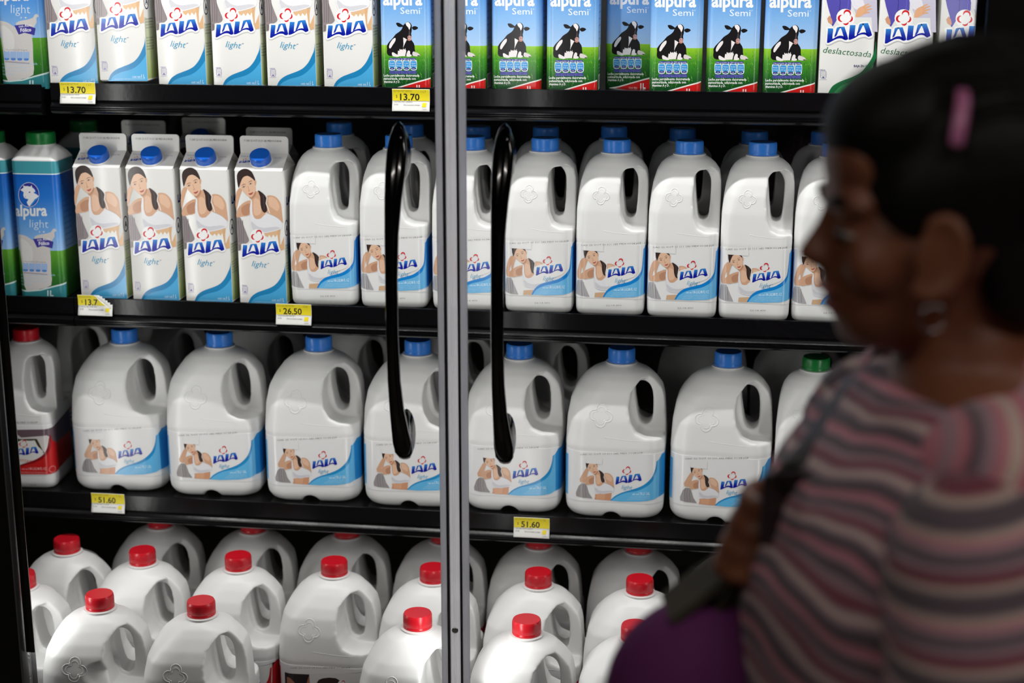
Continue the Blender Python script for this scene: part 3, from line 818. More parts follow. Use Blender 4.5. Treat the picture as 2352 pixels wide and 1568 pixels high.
for k, J in (('gal', GAL), ('half', HALF)):
    cx, cr = J['cap']; nz = J['neck']
    bm = bmesh.new(); lathe(bm, [(cr * .95, nz - .004), (cr * .97, nz), (cr * 1.17, nz + .0006), (cr * 1.17, nz + .0016), (cr * .98, nz + .0022), (cr * .98, nz + .003), (cr * .5, nz + .003)], 40, c=(cx, 0, 0))
    ME['ring_' + k] = mesh_bm('neck_ring', bm, True, 40)
    for c in ('blue', 'red', 'green'):
        me = cap_mesh('jug_cap', cr, J['H'] - nz - .002, 88, Matrix.Translation((cx, 0, 0)), nz + .002)
        me.materials.append(M['cap_' + c]); ME['cap_%s_%s' % (k, c)] = me
    a, b, r = J['a'] + .0003, J['b'] + .0003, J['r']
    bm = bmesh.new()
    z0 = (lambda x: .0205)
    lo = rr_loop(a, b, r, .0255 if k == 'half' else .0275, 8); hi = rr_loop(a, b, r, .1030 if k == 'half' else .1035, 8)
    o_ = rr_loop(a - .0012, b - .0012, r, .0255 if k == 'half' else .0275, 8); p_ = rr_loop(a - .0012, b - .0012, r, .1030 if k == 'half' else .1035, 8)
    rings(bm, [o_, lo, hi, p_], False, False)
    ME['film_' + k] = mesh_bm('label_film', bm, True, 60); ME['film_' + k].materials.append(M['film'])

# gallon label, frame of the 2214-wide crop;  half-gallon label, frame of the 1568-wide crop
GX = lambda p: ((p[0] - 1015) * .0669e-3, .0095 + (1440 + (p[0] - 1015) * .045 - p[1]) * .0668e-3)
HX = lambda p: ((p[0] - 760) * .0787e-3, .0062 + (1400 + (p[0] - 760) * .035 - p[1]) * .0769e-3)
def jug_woman(P, pos, k, arm=True):
    """reuses the carton portrait, scaled, in a jug's frame"""
    old = P.xf
    P.xf = lambda p: old((pos[0] + (p[0] - 190) * k, pos[1] + (p[1] - 240) * k))
    woman(P, False)
    P.xf = old
def gal_light():
    P = Print(GX)
    P.poly([(190,960),(250,800),(310,735),(400,740),(440,820),(480,960),(560,1085),(330,1065),(200,1040)], (150, 146, 146))
    for x in (300, 350, 410): P.band([(x, 760), (x - 14, 900), (x + 10, 1060)], 10, (118, 114, 116))
    P.poly([(610,985),(975,955),(960,1130),(800,1120),(600,1100),(620,1030)], (206, 150, 116)); P.poly([(640,985),(840,985),(820,1110),(650,1090)], (216, 164, 130))
    P.poly(smooth_path([(270,640),(290,600),(330,520),(400,400),(440,390),(470,420),(430,500),(385,590),(390,640),(380,700),(300,705)], 2), SKIN2)
    P.poly(smooth_path([(275,690),(380,640),(440,580),(560,545),(560,620),(550,720),(440,722),(330,715)], 2), SKIN2)
    jug_woman(P, (544, 371), 1.25)
    P.poly([(380,130),(760,130),(760,296),(680,290),(560,284),(405,268)], (228, 228, 227))
    logo(P, 1340, 625, .765, outline=False)
    P.text('light', 1185, 858, 135, (96, 172, 208), width=240, bold=0, shear=.25, rot=-.06)
    top = [(1945,250),(1935,350),(1900,480),(1840,600),(1760,690),(1660,770),(1540,830),(1400,880),(1250,925),(1130,975),(1030,1040),(945,1130)]
    low = [(1962,250),(1958,380),(1935,520),(1890,640),(1810,740),(1700,820),(1560,890),(1400,925),(1260,955),(1140,1005),(1050,1060),(970,1130)]
    P.poly(smooth_open(top) + [(1200,1152),(1600,1150),(1900,1120),(2000,1085),(3150,1050),(3150,80),(2100,120),(2000,230)], (96, 180, 228))
    P.poly([(2020,225),(2100,118),(3150,78),(3150,1052),(2030,1075)], (38, 136, 200))
    P.poly(smooth_open(top) + smooth_open(low)[::-1], (32, 138, 198))
    P.text('cont. net.', 1425, 1000, 75, (210, 232, 246), width=135, bold=.02, res=1); P.text('3.78 L/1 GAL', 1565, 1000, 100, (214, 234, 246), width=240, bold=.01, res=1)
    for k, s_ in enumerate(('LECHE PARCIALMENTE DESCREMADA', 'PASTEURIZADA Y HOMOGENEIZADA', 'ADICIONADA CON VITAMINAS A Y D')): P.text(s_, 1400 - 45 * k, 1045 + 34 * k, 34, (176, 214, 238), width=410 + 45 * k, res=1)
    P.poly([(-1120,80),(-50,110),(-50,1040),(-1120,1020)], (96, 176, 224))
    date_line(P, 275, 85, 1360, 36)
    return P
def date_line(P, x, y, w_, h):
    P.text('CAD 22 OCT 13 S11 282 MEX 01:28 JCF', x, y, h * 1.2, (120, 120, 118), width=w_, res=1, rot=.03)
def half_light():
    P = Print(HX)
    P.poly([(150,830),(180,800),(270,800),(310,900),(350,1000),(400,1115),(250,1100),(120,1070),(125,950)], (168, 166, 168))
    for x in (200, 250, 290): P.band([(x, 840), (x + 10, 960), (x + 20, 1090)], 7, (120, 118, 122))
    P.poly([(500,1040),(680,1030),(660,1128),(490,1122)], (206, 170, 134))
    P.poly(smooth_path([(150,680),(170,600),(220,450),(290,380),(340,430),(300,500),(250,600),(240,690),(235,760),(170,770)], 2), SKIN2)
    P.poly(smooth_path([(170,765),(260,670),(330,610),(450,570),(460,640),(430,745),(330,770),(220,785)], 2), SKIN2)
    jug_woman(P, (432, 372), 1.28)
    P.poly(smooth_path([(690,600),(840,545),(900,520),(1240,500),(1240,700),(1100,780),(900,840),(700,930),(690,760)], 2), (228, 228, 227))
    P.poly([(235,100),(640,100),(640,270),(520,262),(262,242)], (228, 228, 227))
    logo(P, 968, 645, .665, outline=False)
    P.text('light', 850, 850, 122, (84, 160, 198), width=200, bold=0, shear=.25, rot=-.05)
    P.band([(1060, 800), (1085, 798)], 8, (130, 160, 190))
    top = [(1366,235),(1355,400),(1335,600),(1300,680),(1230,760),(1130,825),(1020,860),(900,890),(790,930),(700,1010),(640,1120)]
    low = [(1380,235),(1372,500),(1352,650),(1310,760),(1240,830),(1130,890),(1000,925),(900,945),(800,985),(720,1040),(665,1122)]
    P.poly(smooth_open(top) + [(900,1135),(1200,1125),(1330,1105),(1420,1085),(2330,1050),(2330,150),(1420,180),(1385,232)], (104, 182, 230))
    P.poly([(1392,230),(1420,178),(2330,150),(2330,1052),(1395,1092)], (30, 110, 190))
    P.poly(smooth_open(top) + smooth_open(low)[::-1], (14, 128, 208))
    P.text('cont. net.', 842, 1005, 56, (214, 234, 248), width=105, bold=.02, res=1); P.text('1.86 L/62.88 FL OZ', 955, 1005, 80, (224, 238, 248), width=290, bold=.01, res=1)
    for k, s_ in enumerate(('LECHE PARCIALMENTE DESCREMADA', 'PASTEURIZADA Y HOMOGENEIZADA', 'ADICIONADA CON VITAMINAS A Y D')): P.text(s_, 825 - 25 * k, 1048 + 30 * k, 28, (176, 214, 240), width=420 + 25 * k, res=1)
    P.poly([(-860,150),(105,190),(105,1050),(-860,1030)], (52, 130, 200))
    date_line(P, 235, 165, 1075, 30)
    P.text('22:14 490', 700, 1292, 34, (130, 130, 128), width=280, res=1)
    return P
def half_entera(sub='entera', c=(200, 30, 30), c2=(140, 14, 22), dark=(104, 84, 92)):
    P = Print(lambda p: ((p[0] - 470) * .085e-3, (1440 - p[1]) * .0795e-3))
    P.poly([(-70,250),(960,215),(2000,120),(2000,600),(1180,600),(1060,500),(1010,380),(960,340),(500,390),(330,250)], dark)
    P.poly(smooth_path([(-90,300),(60,330),(180,270),(290,250),(360,330),(370,460),(350,600),(290,760),(300,900),(330,960),(230,1100),(80,1150),(-100,1150)], 2), (206, 158, 126))
    P.poly(smooth_path([(20,560),(120,560),(180,600),(270,690),(180,690),(90,650)], 2), (150, 84, 76))
    P.poly([(280,250),(400,400),(480,420),(780,410),(900,690),(700,700),(420,560),(360,640),(350,470)], (60, 58, 30))
    P.poly([(320,240),(470,390),(980,350),(985,400),(900,680),(880,660),(780,400),(460,420)], (214, 208, 206))
    P.poly(smooth_path([(300,640),(360,600),(420,480),(520,430),(600,450),(660,450),(740,440),(790,560),(880,660),(860,740),(740,830),(560,890),(370,960),(280,860)], 1), (226, 226, 222))
    P.xf, o = P.xf, P.xf
    logo(P, 560, 668, .63, outline=False)
    P.text(sub, 415, 875, 120, (204, 84, 60) if sub == 'entera' else (36, 120, 70), width=275, shear=.25, rot=-.12)
    top = [(1010,340),(985,440),(950,600),(880,720),(780,800),(640,870),(480,930),(360,985),(290,1050),(215,1140)]
    low = [(1040,360),(1020,560),(960,700),(860,810),(720,890),(560,940),(420,985),(330,1040),(260,1140)]
    P.poly(smooth_open(top) + [(980,1130),(1230,1100),(2000,1060),(2000,560),(1200,560),(1060,470)], c)
    P.poly(smooth_open(top) + smooth_open(low)[::-1], c2)
    P.text('cont. net.', 455, 1045, 60, (232, 196, 196), width=120, res=1); P.text('1.86 L/62.88 FL OZ', 590, 1045, 80, (236, 210, 208), width=320, res=1)
    P.text('LECHE ENTERA PASTEURIZADA', 310, 1112, 44, (226, 160, 160), width=600, res=1)
    P.band([(1020 + 62 * math.cos(t / 8 * math.pi), 1042 + 62 * math.sin(t / 8 * math.pi)) for t in range(17)], 12, (220, 140, 144))
    date_line(P, -60, 115, 880, 36)
    P.text('22:14', 585, 1365, 42, (100, 100, 100), width=115, res=1)
    return P
def gal_entera():
    P = Print(GX)
    P.poly([(120,200),(700,215),(2000,140),(3150,90),(3150,1050),(2000,1085),(1500,1150),(900,1140),(120,1060)], (40, 30, 34))
    P.poly([(700,200),(2000,150),(1980,600),(1700,800),(1100,960),(700,900)], (222, 222, 220))
    P.poly(smooth_path([(180,300),(360,420),(420,520),(520,560),(640,420),(700,240),(690,700),(520,1000),(300,1060),(200,900)], 2), (176, 116, 88))
    P.poly(smooth_path([(860,420),(1000,300),(1300,290),(1400,420),(1300,700),(1100,860),(900,760)], 2), (52, 38, 36)); P.poly(smooth_path([(920,520),(1060,420),(1220,470),(1220,660),(1080,780),(950,700)], 2), (200, 150, 122))
    top = [(1945,250),(1900,480),(1760,690),(1540,830),(1250,925),(1030,1040),(945,1130)]
    P.poly(smooth_open(top) + [(1600,1150),(2000,1085),(3150,1050),(3150,80),(2100,120),(2000,230)], (196, 24, 34))
    logo(P, 1480, 600, .7)
    P.text('entera', 1330, 850, 135, (204, 84, 60), width=300, shear=.25, rot=-.1)
    P.poly([(-1120,80),(-50,110),(-50,1040),(-1120,1020)], (190, 24, 34))
    date_line(P, 275, 85, 1360, 36)
    return P
GS, GC = rr_surf(GAL['a'], GAL['b'], GAL['r']), rr_cuts(GAL['a'], GAL['b'], GAL['r'])
HS, HC = rr_surf(HALF['a'], HALF['b'], HALF['r']), rr_cuts(HALF['a'], HALF['b'], HALF['r'])
ME['art_gal_light'] = take(gal_light().build('gal_light', GS, GC, base=.0006))
ME['art_gal_entera'] = take(gal_entera().build('gal_entera', GS, GC, base=.0006))
ME['art_half_light'] = take(half_light().build('half_light', HS, HC, base=.0006))
ME['art_half_entera'] = take(half_entera().build('half_entera', HS, HC, base=.0006))
ME['art_half_green'] = take(half_entera('ligera', (30, 130, 66), (18, 92, 48), (70, 96, 84)).build('half_green', HS, HC, base=.0006))
def dented(me, c, rad, depth):
    m2 = me.copy()
    for v in m2.vertices:
        d = Vector(((v.co.x - c[0]) + (v.co.z - c[2]) * .45, 0, (v.co.z - c[2]) * 1.7 - (v.co.x - c[0]) * .35)).length / rad
        if v.co.y < 0 and d < 1: v.co.y += depth * (1 - d) ** 1.3 * min(1, -v.co.y / .03)
    return m2
def make_jug(kind, cap, art, label, group):
    root = empty('milk_jug'); tag(root, label, 'milk jug', group)
    link('jug_body', ME[kind], M['plastic'], root)
    f = link('label', ME['film_' + kind], M['film'], root)
    link('label_print', ME['art_%s_%s' % (kind, art)], M['ink'], f)
    link('neck_ring', ME['ring_' + kind], M['plastic'], root)
    link('cap', ME['cap_%s_%s' % (kind, cap)], None, root)
    return root

# ------------------------------------------------------------------ the setting
def struct(name, x0, x1, y0, y1, z0, z1, m):
    bm = bmesh.new(); box(bm, x0, x1, y0, y1, z0, z1)
    return tag(link(name, mesh_bm(name, bm, False), m), kind='structure')
M['floor'] = mat('vinyl_floor', (120, 116, 110), 0.35, bump=0.05, bscale=8, var=0.08)
M['ceil'] = mat('dark_ceiling', (48, 48, 50), 0.8, var=0.1)
M['wall'] = mat('store_wall', (70, 68, 66), 0.7, var=0.1)
struct('floor', -4, 4, -4.5, 1.2, -.1, 0, M['floor'])
struct('ceiling', -4, 4, -4.5, 1.2, 3.0, 3.1, M['ceil'])
struct('wall_back', -4, 4, 1.1, 1.2, 0, 3.0, M['wall'])
struct('wall_front', -4, 4, -4.6, -4.5, 0, 3.0, M['wall'])
struct('wall_left', -4.1, -4, -4.5, 1.2, 0, 3.0, M['wall'])
struct('wall_right', 4, 4.1, -4.5, 1.2, 0, 3.0, M['wall'])

# the refrigerated case
fr = empty('display_fridge', (0, 0, 0))
tag(fr, 'tall black glass-door dairy refrigerator filled with milk', 'refrigerator')
def part(name, parent, m, *boxes, bev=0.0):
    bm = bmesh.new()
    for b in boxes: box(bm, *b, bev)
    return link(name, mesh_bm(name, bm, bev > 0, 40), m, parent)
DK = .460                                            # top of the bottom deck
YG = -.335                                           # glass plane
part('back_panel', fr, M['inner'], (-1.34, .48, .60, .63, .12, 2.08))
part('side_panel', fr, M['frame'], (-1.37, -1.34, -.30, .63, 0, 2.08))
part('side_panel', fr, M['frame'], (.48, .51, -.30, .63, 0, 2.08))
part('bottom_deck', fr, M['inner'], (-1.34, .48, -.29, .60, DK - .03, DK))
part('kick_plate', fr, M['frame'], (-1.37, .51, -.32, -.29, 0, .40), bev=.003)
part('lower_rail', fr, M['frame'], (-1.37, .51, -.335, -.29, .40, .475), bev=.003)
part('top_panel', fr, M['frame'], (-1.37, .51, -.36, .63, 2.05, 2.12), bev=.003)
part('header_rail', fr, M['frame'], (-1.37, .51, -.335, -.29, 1.97, 2.05), bev=.003)
# left and right posts, stepped like the folded metal of the photo
part('frame_post', fr, M['frame'], (-1.37, -.914, -.335, -.30, .475, 1.97), bev=.002)
part('frame_post', fr, M['frame'], (.2720, .51, -.335, -.30, .475, 1.97), bev=.002)
lp = part('post_trim', fr, mat('post_trim_metal', (120, 120, 124), .3, .6), (-.9135, -.9105, -.350, -.322, .44, 1.99), bev=.0015)
# light bar under the header, a small lens for every module
lb = part('light_bar', fr, M['chrome'], (-1.30, .46, -.235, -.175, 1.995, 2.03), bev=.004)
for x in LED_X:
    bm = bmesh.new(); box(bm, x - .028, x + .028, -.222, -.188, 1.991, 1.996, .001)
    link('light_lens', mesh_bm('light_lens', bm), M['sticker'], lb)

def bar(name, parent, m, x0, x1, y0, y1, z0, z1, bev=.001):
    return part(name, parent, m, (x0, x1, y0, y1, z0, z1), bev=bev)
Z0, Z1 = .46, 1.985
# centre mullion: rounded steel strip between the two door edges, with a narrow groove and screw heads
bm = bmesh.new()
prof = []
for k in range(17):
    t = math.pi * k / 16
    prof.append((-.0064 * math.cos(t), -.0045 * math.sin(t) - (.0012 if k in (7, 9) else 0) + (.0012 if k == 8 else 0)))
XM = -.3276
lo = [Vector((XM + x, YG + y, Z0)) for x, y in prof] + [Vector((XM + .0064, YG + .004, Z0)), Vector((XM - .0064, YG + .004, Z0))]
rings(bm, [lo, [p + Vector((0, 0, Z1 - Z0)) for p in lo]])
mul = link('mullion', mesh_bm('mullion', bm, True, 50), M['clear_bar'], fr)
for z in (.62, .745, 1.62):
    bm = bmesh.new(); lathe(bm, [(.0042, 0), (.0040, .001), (.0024, .0016), (.0002, .0010)], 20, mtx=Matrix.Translation((XM, YG - .0038, z)) @ Matrix.Rotation(math.radians(90), 4, 'X'))
    link('screw', mesh_bm('screw', bm), M['chrome'], mul)

HPL = [((-.3977, -.340, 1.3835), .0012, .0012), ((-.3972, -.345, 1.378), .0070, .0045), ((-.3970, -.352, 1.366), .0105, .006), ((-.3968, -.360, 1.350), .0124, .007),
       ((-.3972, -.370, 1.325), .0122, .0075), ((-.3982, -.380, 1.295), .0104, .008), ((-.3990, -.388, 1.255), .0085, .008), ((-.3996, -.391, 1.20), .0076, .0078),
       ((-.3998, -.391, 1.13), .0076, .0078), ((-.3994, -.388, 1.075), .0080, .0078), ((-.3985, -.380, 1.035), .0090, .0078), ((-.3975, -.369, 1.005), .0108, .0075),
       ((-.3970, -.359, .985), .0122, .007), ((-.3970, -.352, .970), .0112, .006), ((-.3972, -.346, .962), .0075, .0045), ((-.3974, -.341, .958), .0012, .0012)]
def handle_mesh(dx):
    bm = bmesh.new(); tube(bm, [((p[0] + dx, p[1], 1.6 - (1.6 - p[2]) * .9757), a, b) for p, a, b in HPL], 20)
    for z in (1.351, 1.005):                          # the feet that reach back to the glass edge
        r = []
        for y, s in ((-.358, .8), (-.350, 1.0), (-.3375, 1.05)):
            r.append([Vector((-.3955 + dx + .0105 * s * math.cos(2 * math.pi * k / 20), y, z + .030 * s * math.sin(2 * math.pi * k / 20))) for k in range(20)])
        rings(bm, r)
    me = mesh_bm('handle', bm, True, 60); return me
def door(x0, x1, e0, e1, dx, lab):
    """x0..x1 whole leaf, e0/e1 widths of the clear edge at its left and right"""
    bm = bmesh.new(); box(bm, x0 + .001, x1 - .001, YG, YG + .005, Z0 + .01, Z1 - .01)
    d = link('glass_door', mesh_bm('glass_door', bm, False), M['glass'], fr)
    d['label'] = lab
    for z in (Z0, Z1 - .018): part('rail', d, M['frame'], (x0, x1, YG - .006, YG + .012, z, z + .018), bev=.001)
    return d
dl = door(-.910, -.3360, 0, 0, 0, 'left glass door with a black bar handle')
dr = door(-.3190, .2715, 0, 0, 0, 'right glass door with a black bar handle')
bar('clear_edge', dl, M['frost'], -.3452, -.3376, YG - .005, YG - .0002, Z0, Z1)
bar('gasket', dl, M['gasket'], -.3374, -.3362, YG - .004, YG + .012, Z0, Z1, .0004)
bar('gasket', dl, M['gasket'], -.3356, -.3343, YG - .003, YG + .012, Z0, Z1, .0004)
bar('gasket', dr, M['gasket'], -.3210, -.3197, YG - .003, YG + .012, Z0, Z1, .0004)
bar('gasket', dr, M['gasket'], -.3191, -.3179, YG - .004, YG + .012, Z0, Z1, .0004)
bar('clear_edge', dr, M['frost'], -.3177, -.3090, YG - .005, YG - .0002, Z0, Z1)
bar('edge_strip', dl, M['handle'], -.9095, -.8975, YG - .003, YG - .0002, .675, Z1)
bar('edge_strip', dr, M['handle'], .2600, .2715, YG - .003, YG - .0002, Z0, Z1)
link('handle', handle_mesh(.0097), M['handle'], dl)
link('handle', handle_mesh(.1350), M['handle'], dr)

# shelves: glossy black tray with a folded price rail and ribbed lower bead
def shelf(x0, x1, z, lab, dz=0):
    z += dz
    prof = [(-.0005, 0), (-.0020, -.0008), (-.0020, -.024), (.0008, -.027), (-.0040, -.0305), (-.0062, -.0325), (-.0062, -.0345), (-.0050, -.0352), (-.0062, -.0359), (-.0062, -.0372), (-.0050, -.0379), (-.0062, -.0386), (-.0060, -.0402),
            (-.0030, -.0420), (.0000, -.0440), (.0060, -.0450), (.012, -.0440), (.012, -.0160), (.56, -.0160), (.56, -.0050), (.004, -.0050), (.0015, -.0005)]
    bm = bmesh.new()
    rings(bm, [[Vector((x0, y, z + h)) for y, h in prof], [Vector((x1, y, z + h)) for y, h in prof]])
    s = link('shelf', mesh_bm('shelf', bm, True, 30), M['black'])
    tag(s, lab, 'shelf', 'black refrigerator shelves')
    return s
ZS = (1.397, 1.083, .776)
shelf(-.969, .475, ZS[0], 'upper black shelf with 1 litre cartons behind both doors')
shelf(-1.335, -.984, ZS[0], 'short black shelf piece at the upper left corner beside the shelf joint', -.0025)
shelf(-.956, .475, ZS[1], 'middle black shelf under gable cartons and half-gallon jugs')
shelf(-1.335, -.9575, ZS[1], 'short middle shelf piece at the far left under the green-capped cartons', -.0005)
shelf(-1.335, .475, ZS[2], 'lower black shelf under the row of wide gallon jugs')
for x in (-.9767, -.957):                            # slotted uprights at the back carrying the shelves
    part('shelf_upright', fr, M['frame'], (x - .006, x + .006, .563, .60, .46, 2.0))

# ------------------------------------------------------------------ stock
def put(o, x, y, z, rz=0.0):
    o.location = (x, y, z); o.rotation_euler = (0, 0, math.radians(rz)); return o
def series(first, items, cat=None):
    """items: (x, y, z, rz, label, group); the first uses the built one, the rest are copies"""
    for i, (x, y, z, rz, lab, grp) in enumerate(items):
        o = first if i == 0 else copy_tree(first)
        put(o, x, y, z, rz); o['label'] = lab; o['group'] = grp
D1, D2, D3 = ZS[0] - .0049, ZS[1] - .0049, ZS[2] - .0049
g = 'white cartons with a turquoise swoosh on the upper shelf'
c0 = make_gable('milk_carton', ME['art_light'], 'x', g)
F = .0485
series(c0, [
 (-.9385, F - .006, D1, 3, 'white carton with blue word mark leaning by the shelf joint, leftmost on the upper shelf', g),
 (-.861, F - .010, D1 + .0075, 1, 'second white swoosh carton on the upper shelf, standing slightly higher than the rest', g),
 (-.777, F, D1, 0, 'third white swoosh carton from the left on the upper shelf', g),
 (-.696, F, D1, 0, 'fourth white swoosh carton from the left on the upper shelf', g),
 (-.617, F, D1, 0, 'fifth white swoosh carton on the upper shelf, two left of the first cow carton', g),
 (-.535, F, D1, 0, 'sixth white swoosh carton on the upper shelf, touching the first cow carton', g),
])
g = 'white cartons with a slanting blue cap on the middle shelf'
c1 = copy_tree(c0)
series(c1, [
 (-.916, F, D2, 1, 'white gable carton with the portrait of a woman, beside the green-capped carton', g),
 (-.8355, F, D2, 1, 'second blue-capped gable carton from the left on the middle shelf', g),
 (-.7535, F, D2, 0, 'third blue-capped gable carton from the left on the middle shelf', g),
 (-.6715, F, D2, 0, 'fourth blue-capped gable carton, touching the first half-gallon jug', g),
 (-.917, .215, D2, 0, 'shaded gable carton in the back, above the first two front cartons', g),
 (-.836, .265, D2, 0, 'shaded gable carton in the back, seen between second and third front cartons', g),
 (-.694, .150, D2, 0, 'shaded gable carton just behind the last front carton of the middle shelf', g),
])
g = 'blue and green cow cartons on the upper shelf'
s0 = make_dome('milk_carton', ME['art_semi'], 'cap_blue', 'x', g)
F = .048
series(s0, [
 (-.4535, F, D1 - .0015, 0, 'cow carton left of the centre mullion, above the yellow price tag', g),
 (-.376, F, D1 - .0015, 0, 'cow carton half hidden behind the centre mullion', g),
 (-.2975, F + .004, D1 - .0015, -1.5, 'cow carton second to the right of the centre mullion', g),
 (-.2215, F - .004, D1 - .0015, 1.5, 'brightly lit cow carton just left of the recessed one', g),
 (-.1450, .118, D1 - .0015, -2, 'shaded cow carton set back from the row', g),
 (-.0800, F - .004, D1 - .0015, 1, 'cow carton just right of the recessed one', g),
 (-.0030, F, D1 - .0015, -1, 'cow carton second from the right of the cow row', g),
 (.0730, F - .002, D1 - .0015, 0, 'last cow carton on the right, touching a green-lettered white carton', g),
])
g = 'green-capped blue cartons at the far left'
a0 = make_dome('milk_carton', ME['art_alight'], 'cap_green', 'x', g)
series(a0, [
 (-1.012, F, D2, 2, 'blue carton with green screw cap next to the first gable carton, middle shelf', g),
 (-1.091, F, D2, 2, 'blue carton with green screw cap cut off by the left edge, middle shelf', g),
 (-1.015, F, D1 - .004, 2, 'blue carton with a milk splash on the short shelf piece, upper left', g),
 (-1.092, F, D1 - .004, 2, 'blue carton at the extreme upper left corner, mostly out of view', g),
 (-1.010, .20, D2, 0, 'shaded blue carton in the second row at the far left, middle shelf', g),
])
g = 'white cartons with green lettering at the upper right'
d0 = make_gable('milk_carton', ME['art_lact'], 'x', g)
series(d0, [
 (.1470, .0485, D1, 0, 'white carton with green lettering next to the last cow carton', g),
 (.2230, .0465, D1, -1, 'white carton with green lettering above the woman\'s forehead', g),
 (.3010, .0485, D1, 0, 'white carton with green lettering cut off by the black right post', g),
])

g = 'half-gallon jugs with blue caps on the middle shelf'
j0 = make_jug('half', 'blue', 'light', 'x', g)
Y = .062
series(j0, [
 (-.5830, Y, D2, 3, 'half-gallon jug with blue cap, right beside the last gable carton', g),
 (-.4790, Y, D2, 2.5, 'half-gallon jug crossed by the left door handle', g),
 (-.3730, Y, D2, 2, 'half-gallon jug half hidden by the centre mullion', g),
 (-.2665, Y, D2, 0, 'half-gallon jug just right of the right door handle', g),
 (-.1645, Y - .001, D2, 0, 'second half-gallon jug right of the right door handle', g),
 (-.0625, Y - .003, D2, -1, 'third half-gallon jug right of the right door handle', g),
 (.0390, Y - .004, D2, -2, 'last fully visible half-gallon jug, left of the woman\'s nose', g),
 (.1400, Y - .004, D2, -2, 'half-gallon jug mostly hidden by the woman\'s face', g),
 (.2420, Y, D2, 0, 'half-gallon jug hidden behind the woman\'s head, end of the middle row', g),
 (-.6030, .205, D2, 0, 'shaded jug behind the first half-gallon jug, its cap showing above', g),
 (-.4890, .197, D2, 0, 'shaded jug behind the left handle, its blue cap showing above', g),
 (-.3840, .186, D2, 0, 'shaded jug behind the centre mullion jug', g),
 (-.2810, .190, D2, 0, 'shaded jug behind the jug right of the right handle', g),
 (-.1800, .212, D2, 0, 'shaded jug behind the second jug right of the handle', g),
 (-.0770, .202, D2, 0, 'shaded jug behind the third jug right of the handle', g),
 (.0290, .182, D2, 0, 'shaded jug behind the last fully visible half-gallon jug', g),
 (.1300, .190, D2, 0, 'shaded jug in the back row beside the woman\'s hair', g),
])
g = 'gallon jugs with blue caps on the lower shelf'
k0 = make_jug('gal', 'blue', 'light', 'x', g)
Y = .079
series(k0, [
 (-.9215, Y + .006, D3, 5, 'gallon jug with blue cap above the left 51.60 tag', g),
 (-.7690, Y + .004, D3, 4, 'gallon jug with blue cap, second from the left on the lower shelf', g),
 (-.6130, Y + .002, D3, 3, 'gallon jug with blue cap, third from the left on the lower shelf', g),
 (-.4600, Y, D3, 2, 'gallon jug behind the lower end of the left door handle', g),
 (-.3060, Y, D3, 0, 'gallon jug behind the lower end of the right door handle', g),
 (-.1540, Y - .004, D3, 0, 'gallon jug second from the right of the mullion, standing alone in full view', g),
 (.0010, Y - .004, D3, -3, 'gallon jug beside the hand of the woman, last blue cap on the right', g),
 (-1.082, .262, D3, 3, 'shaded gallon jug in the back, behind the red-capped jug of the lower shelf', g),
 (-.9140, .250, D3, 3, 'shaded gallon jug behind the first gallon jug of the lower shelf', g),
 (-.7480, .255, D3, 2, 'shaded gallon jug behind the second and third front gallon jugs', g),
 (-.5980, .250, D3, 2, 'shaded gallon jug behind the left handle on the lower shelf', g),
 (-.4350, .262, D3, 0, 'shaded gallon jug in the back by the centre mullion, lower shelf', g),
 (-.2840, .258, D3, 0, 'shaded gallon jug behind the jug of the right handle, lower shelf', g),
 (-.0350, .300, D3, 0, 'shaded gallon jug behind the last blue-capped gallon jug', g),
 (.1150, .270, D3, 0, 'shaded gallon jug behind the green-capped jugs', g),
])
g = 'half-gallon jugs with green caps'
e0 = make_jug('half', 'green', 'green', 'x', g)
series(e0, [
 (.1270, .062, D3, -3, 'white jug with green cap, right of the last blue-capped gallon jug', g),
 (.2330, .062, D3, -3, 'white jug with green cap under the woman\'s chin', g)])
h0 = make_jug('half', 'red', 'entera', 'half-gallon jug with red cap and red label at the left end of the lower shelf', 'half-gallon jugs with red caps')
put(h0, -1.0720, .066, D3, 5)
g = 'red-capped gallon jugs on the bottom deck'
r0 = make_jug('gal', 'red', 'entera', 'x', g)
R1_, R2_, R3_ = -.205, -.040, .112
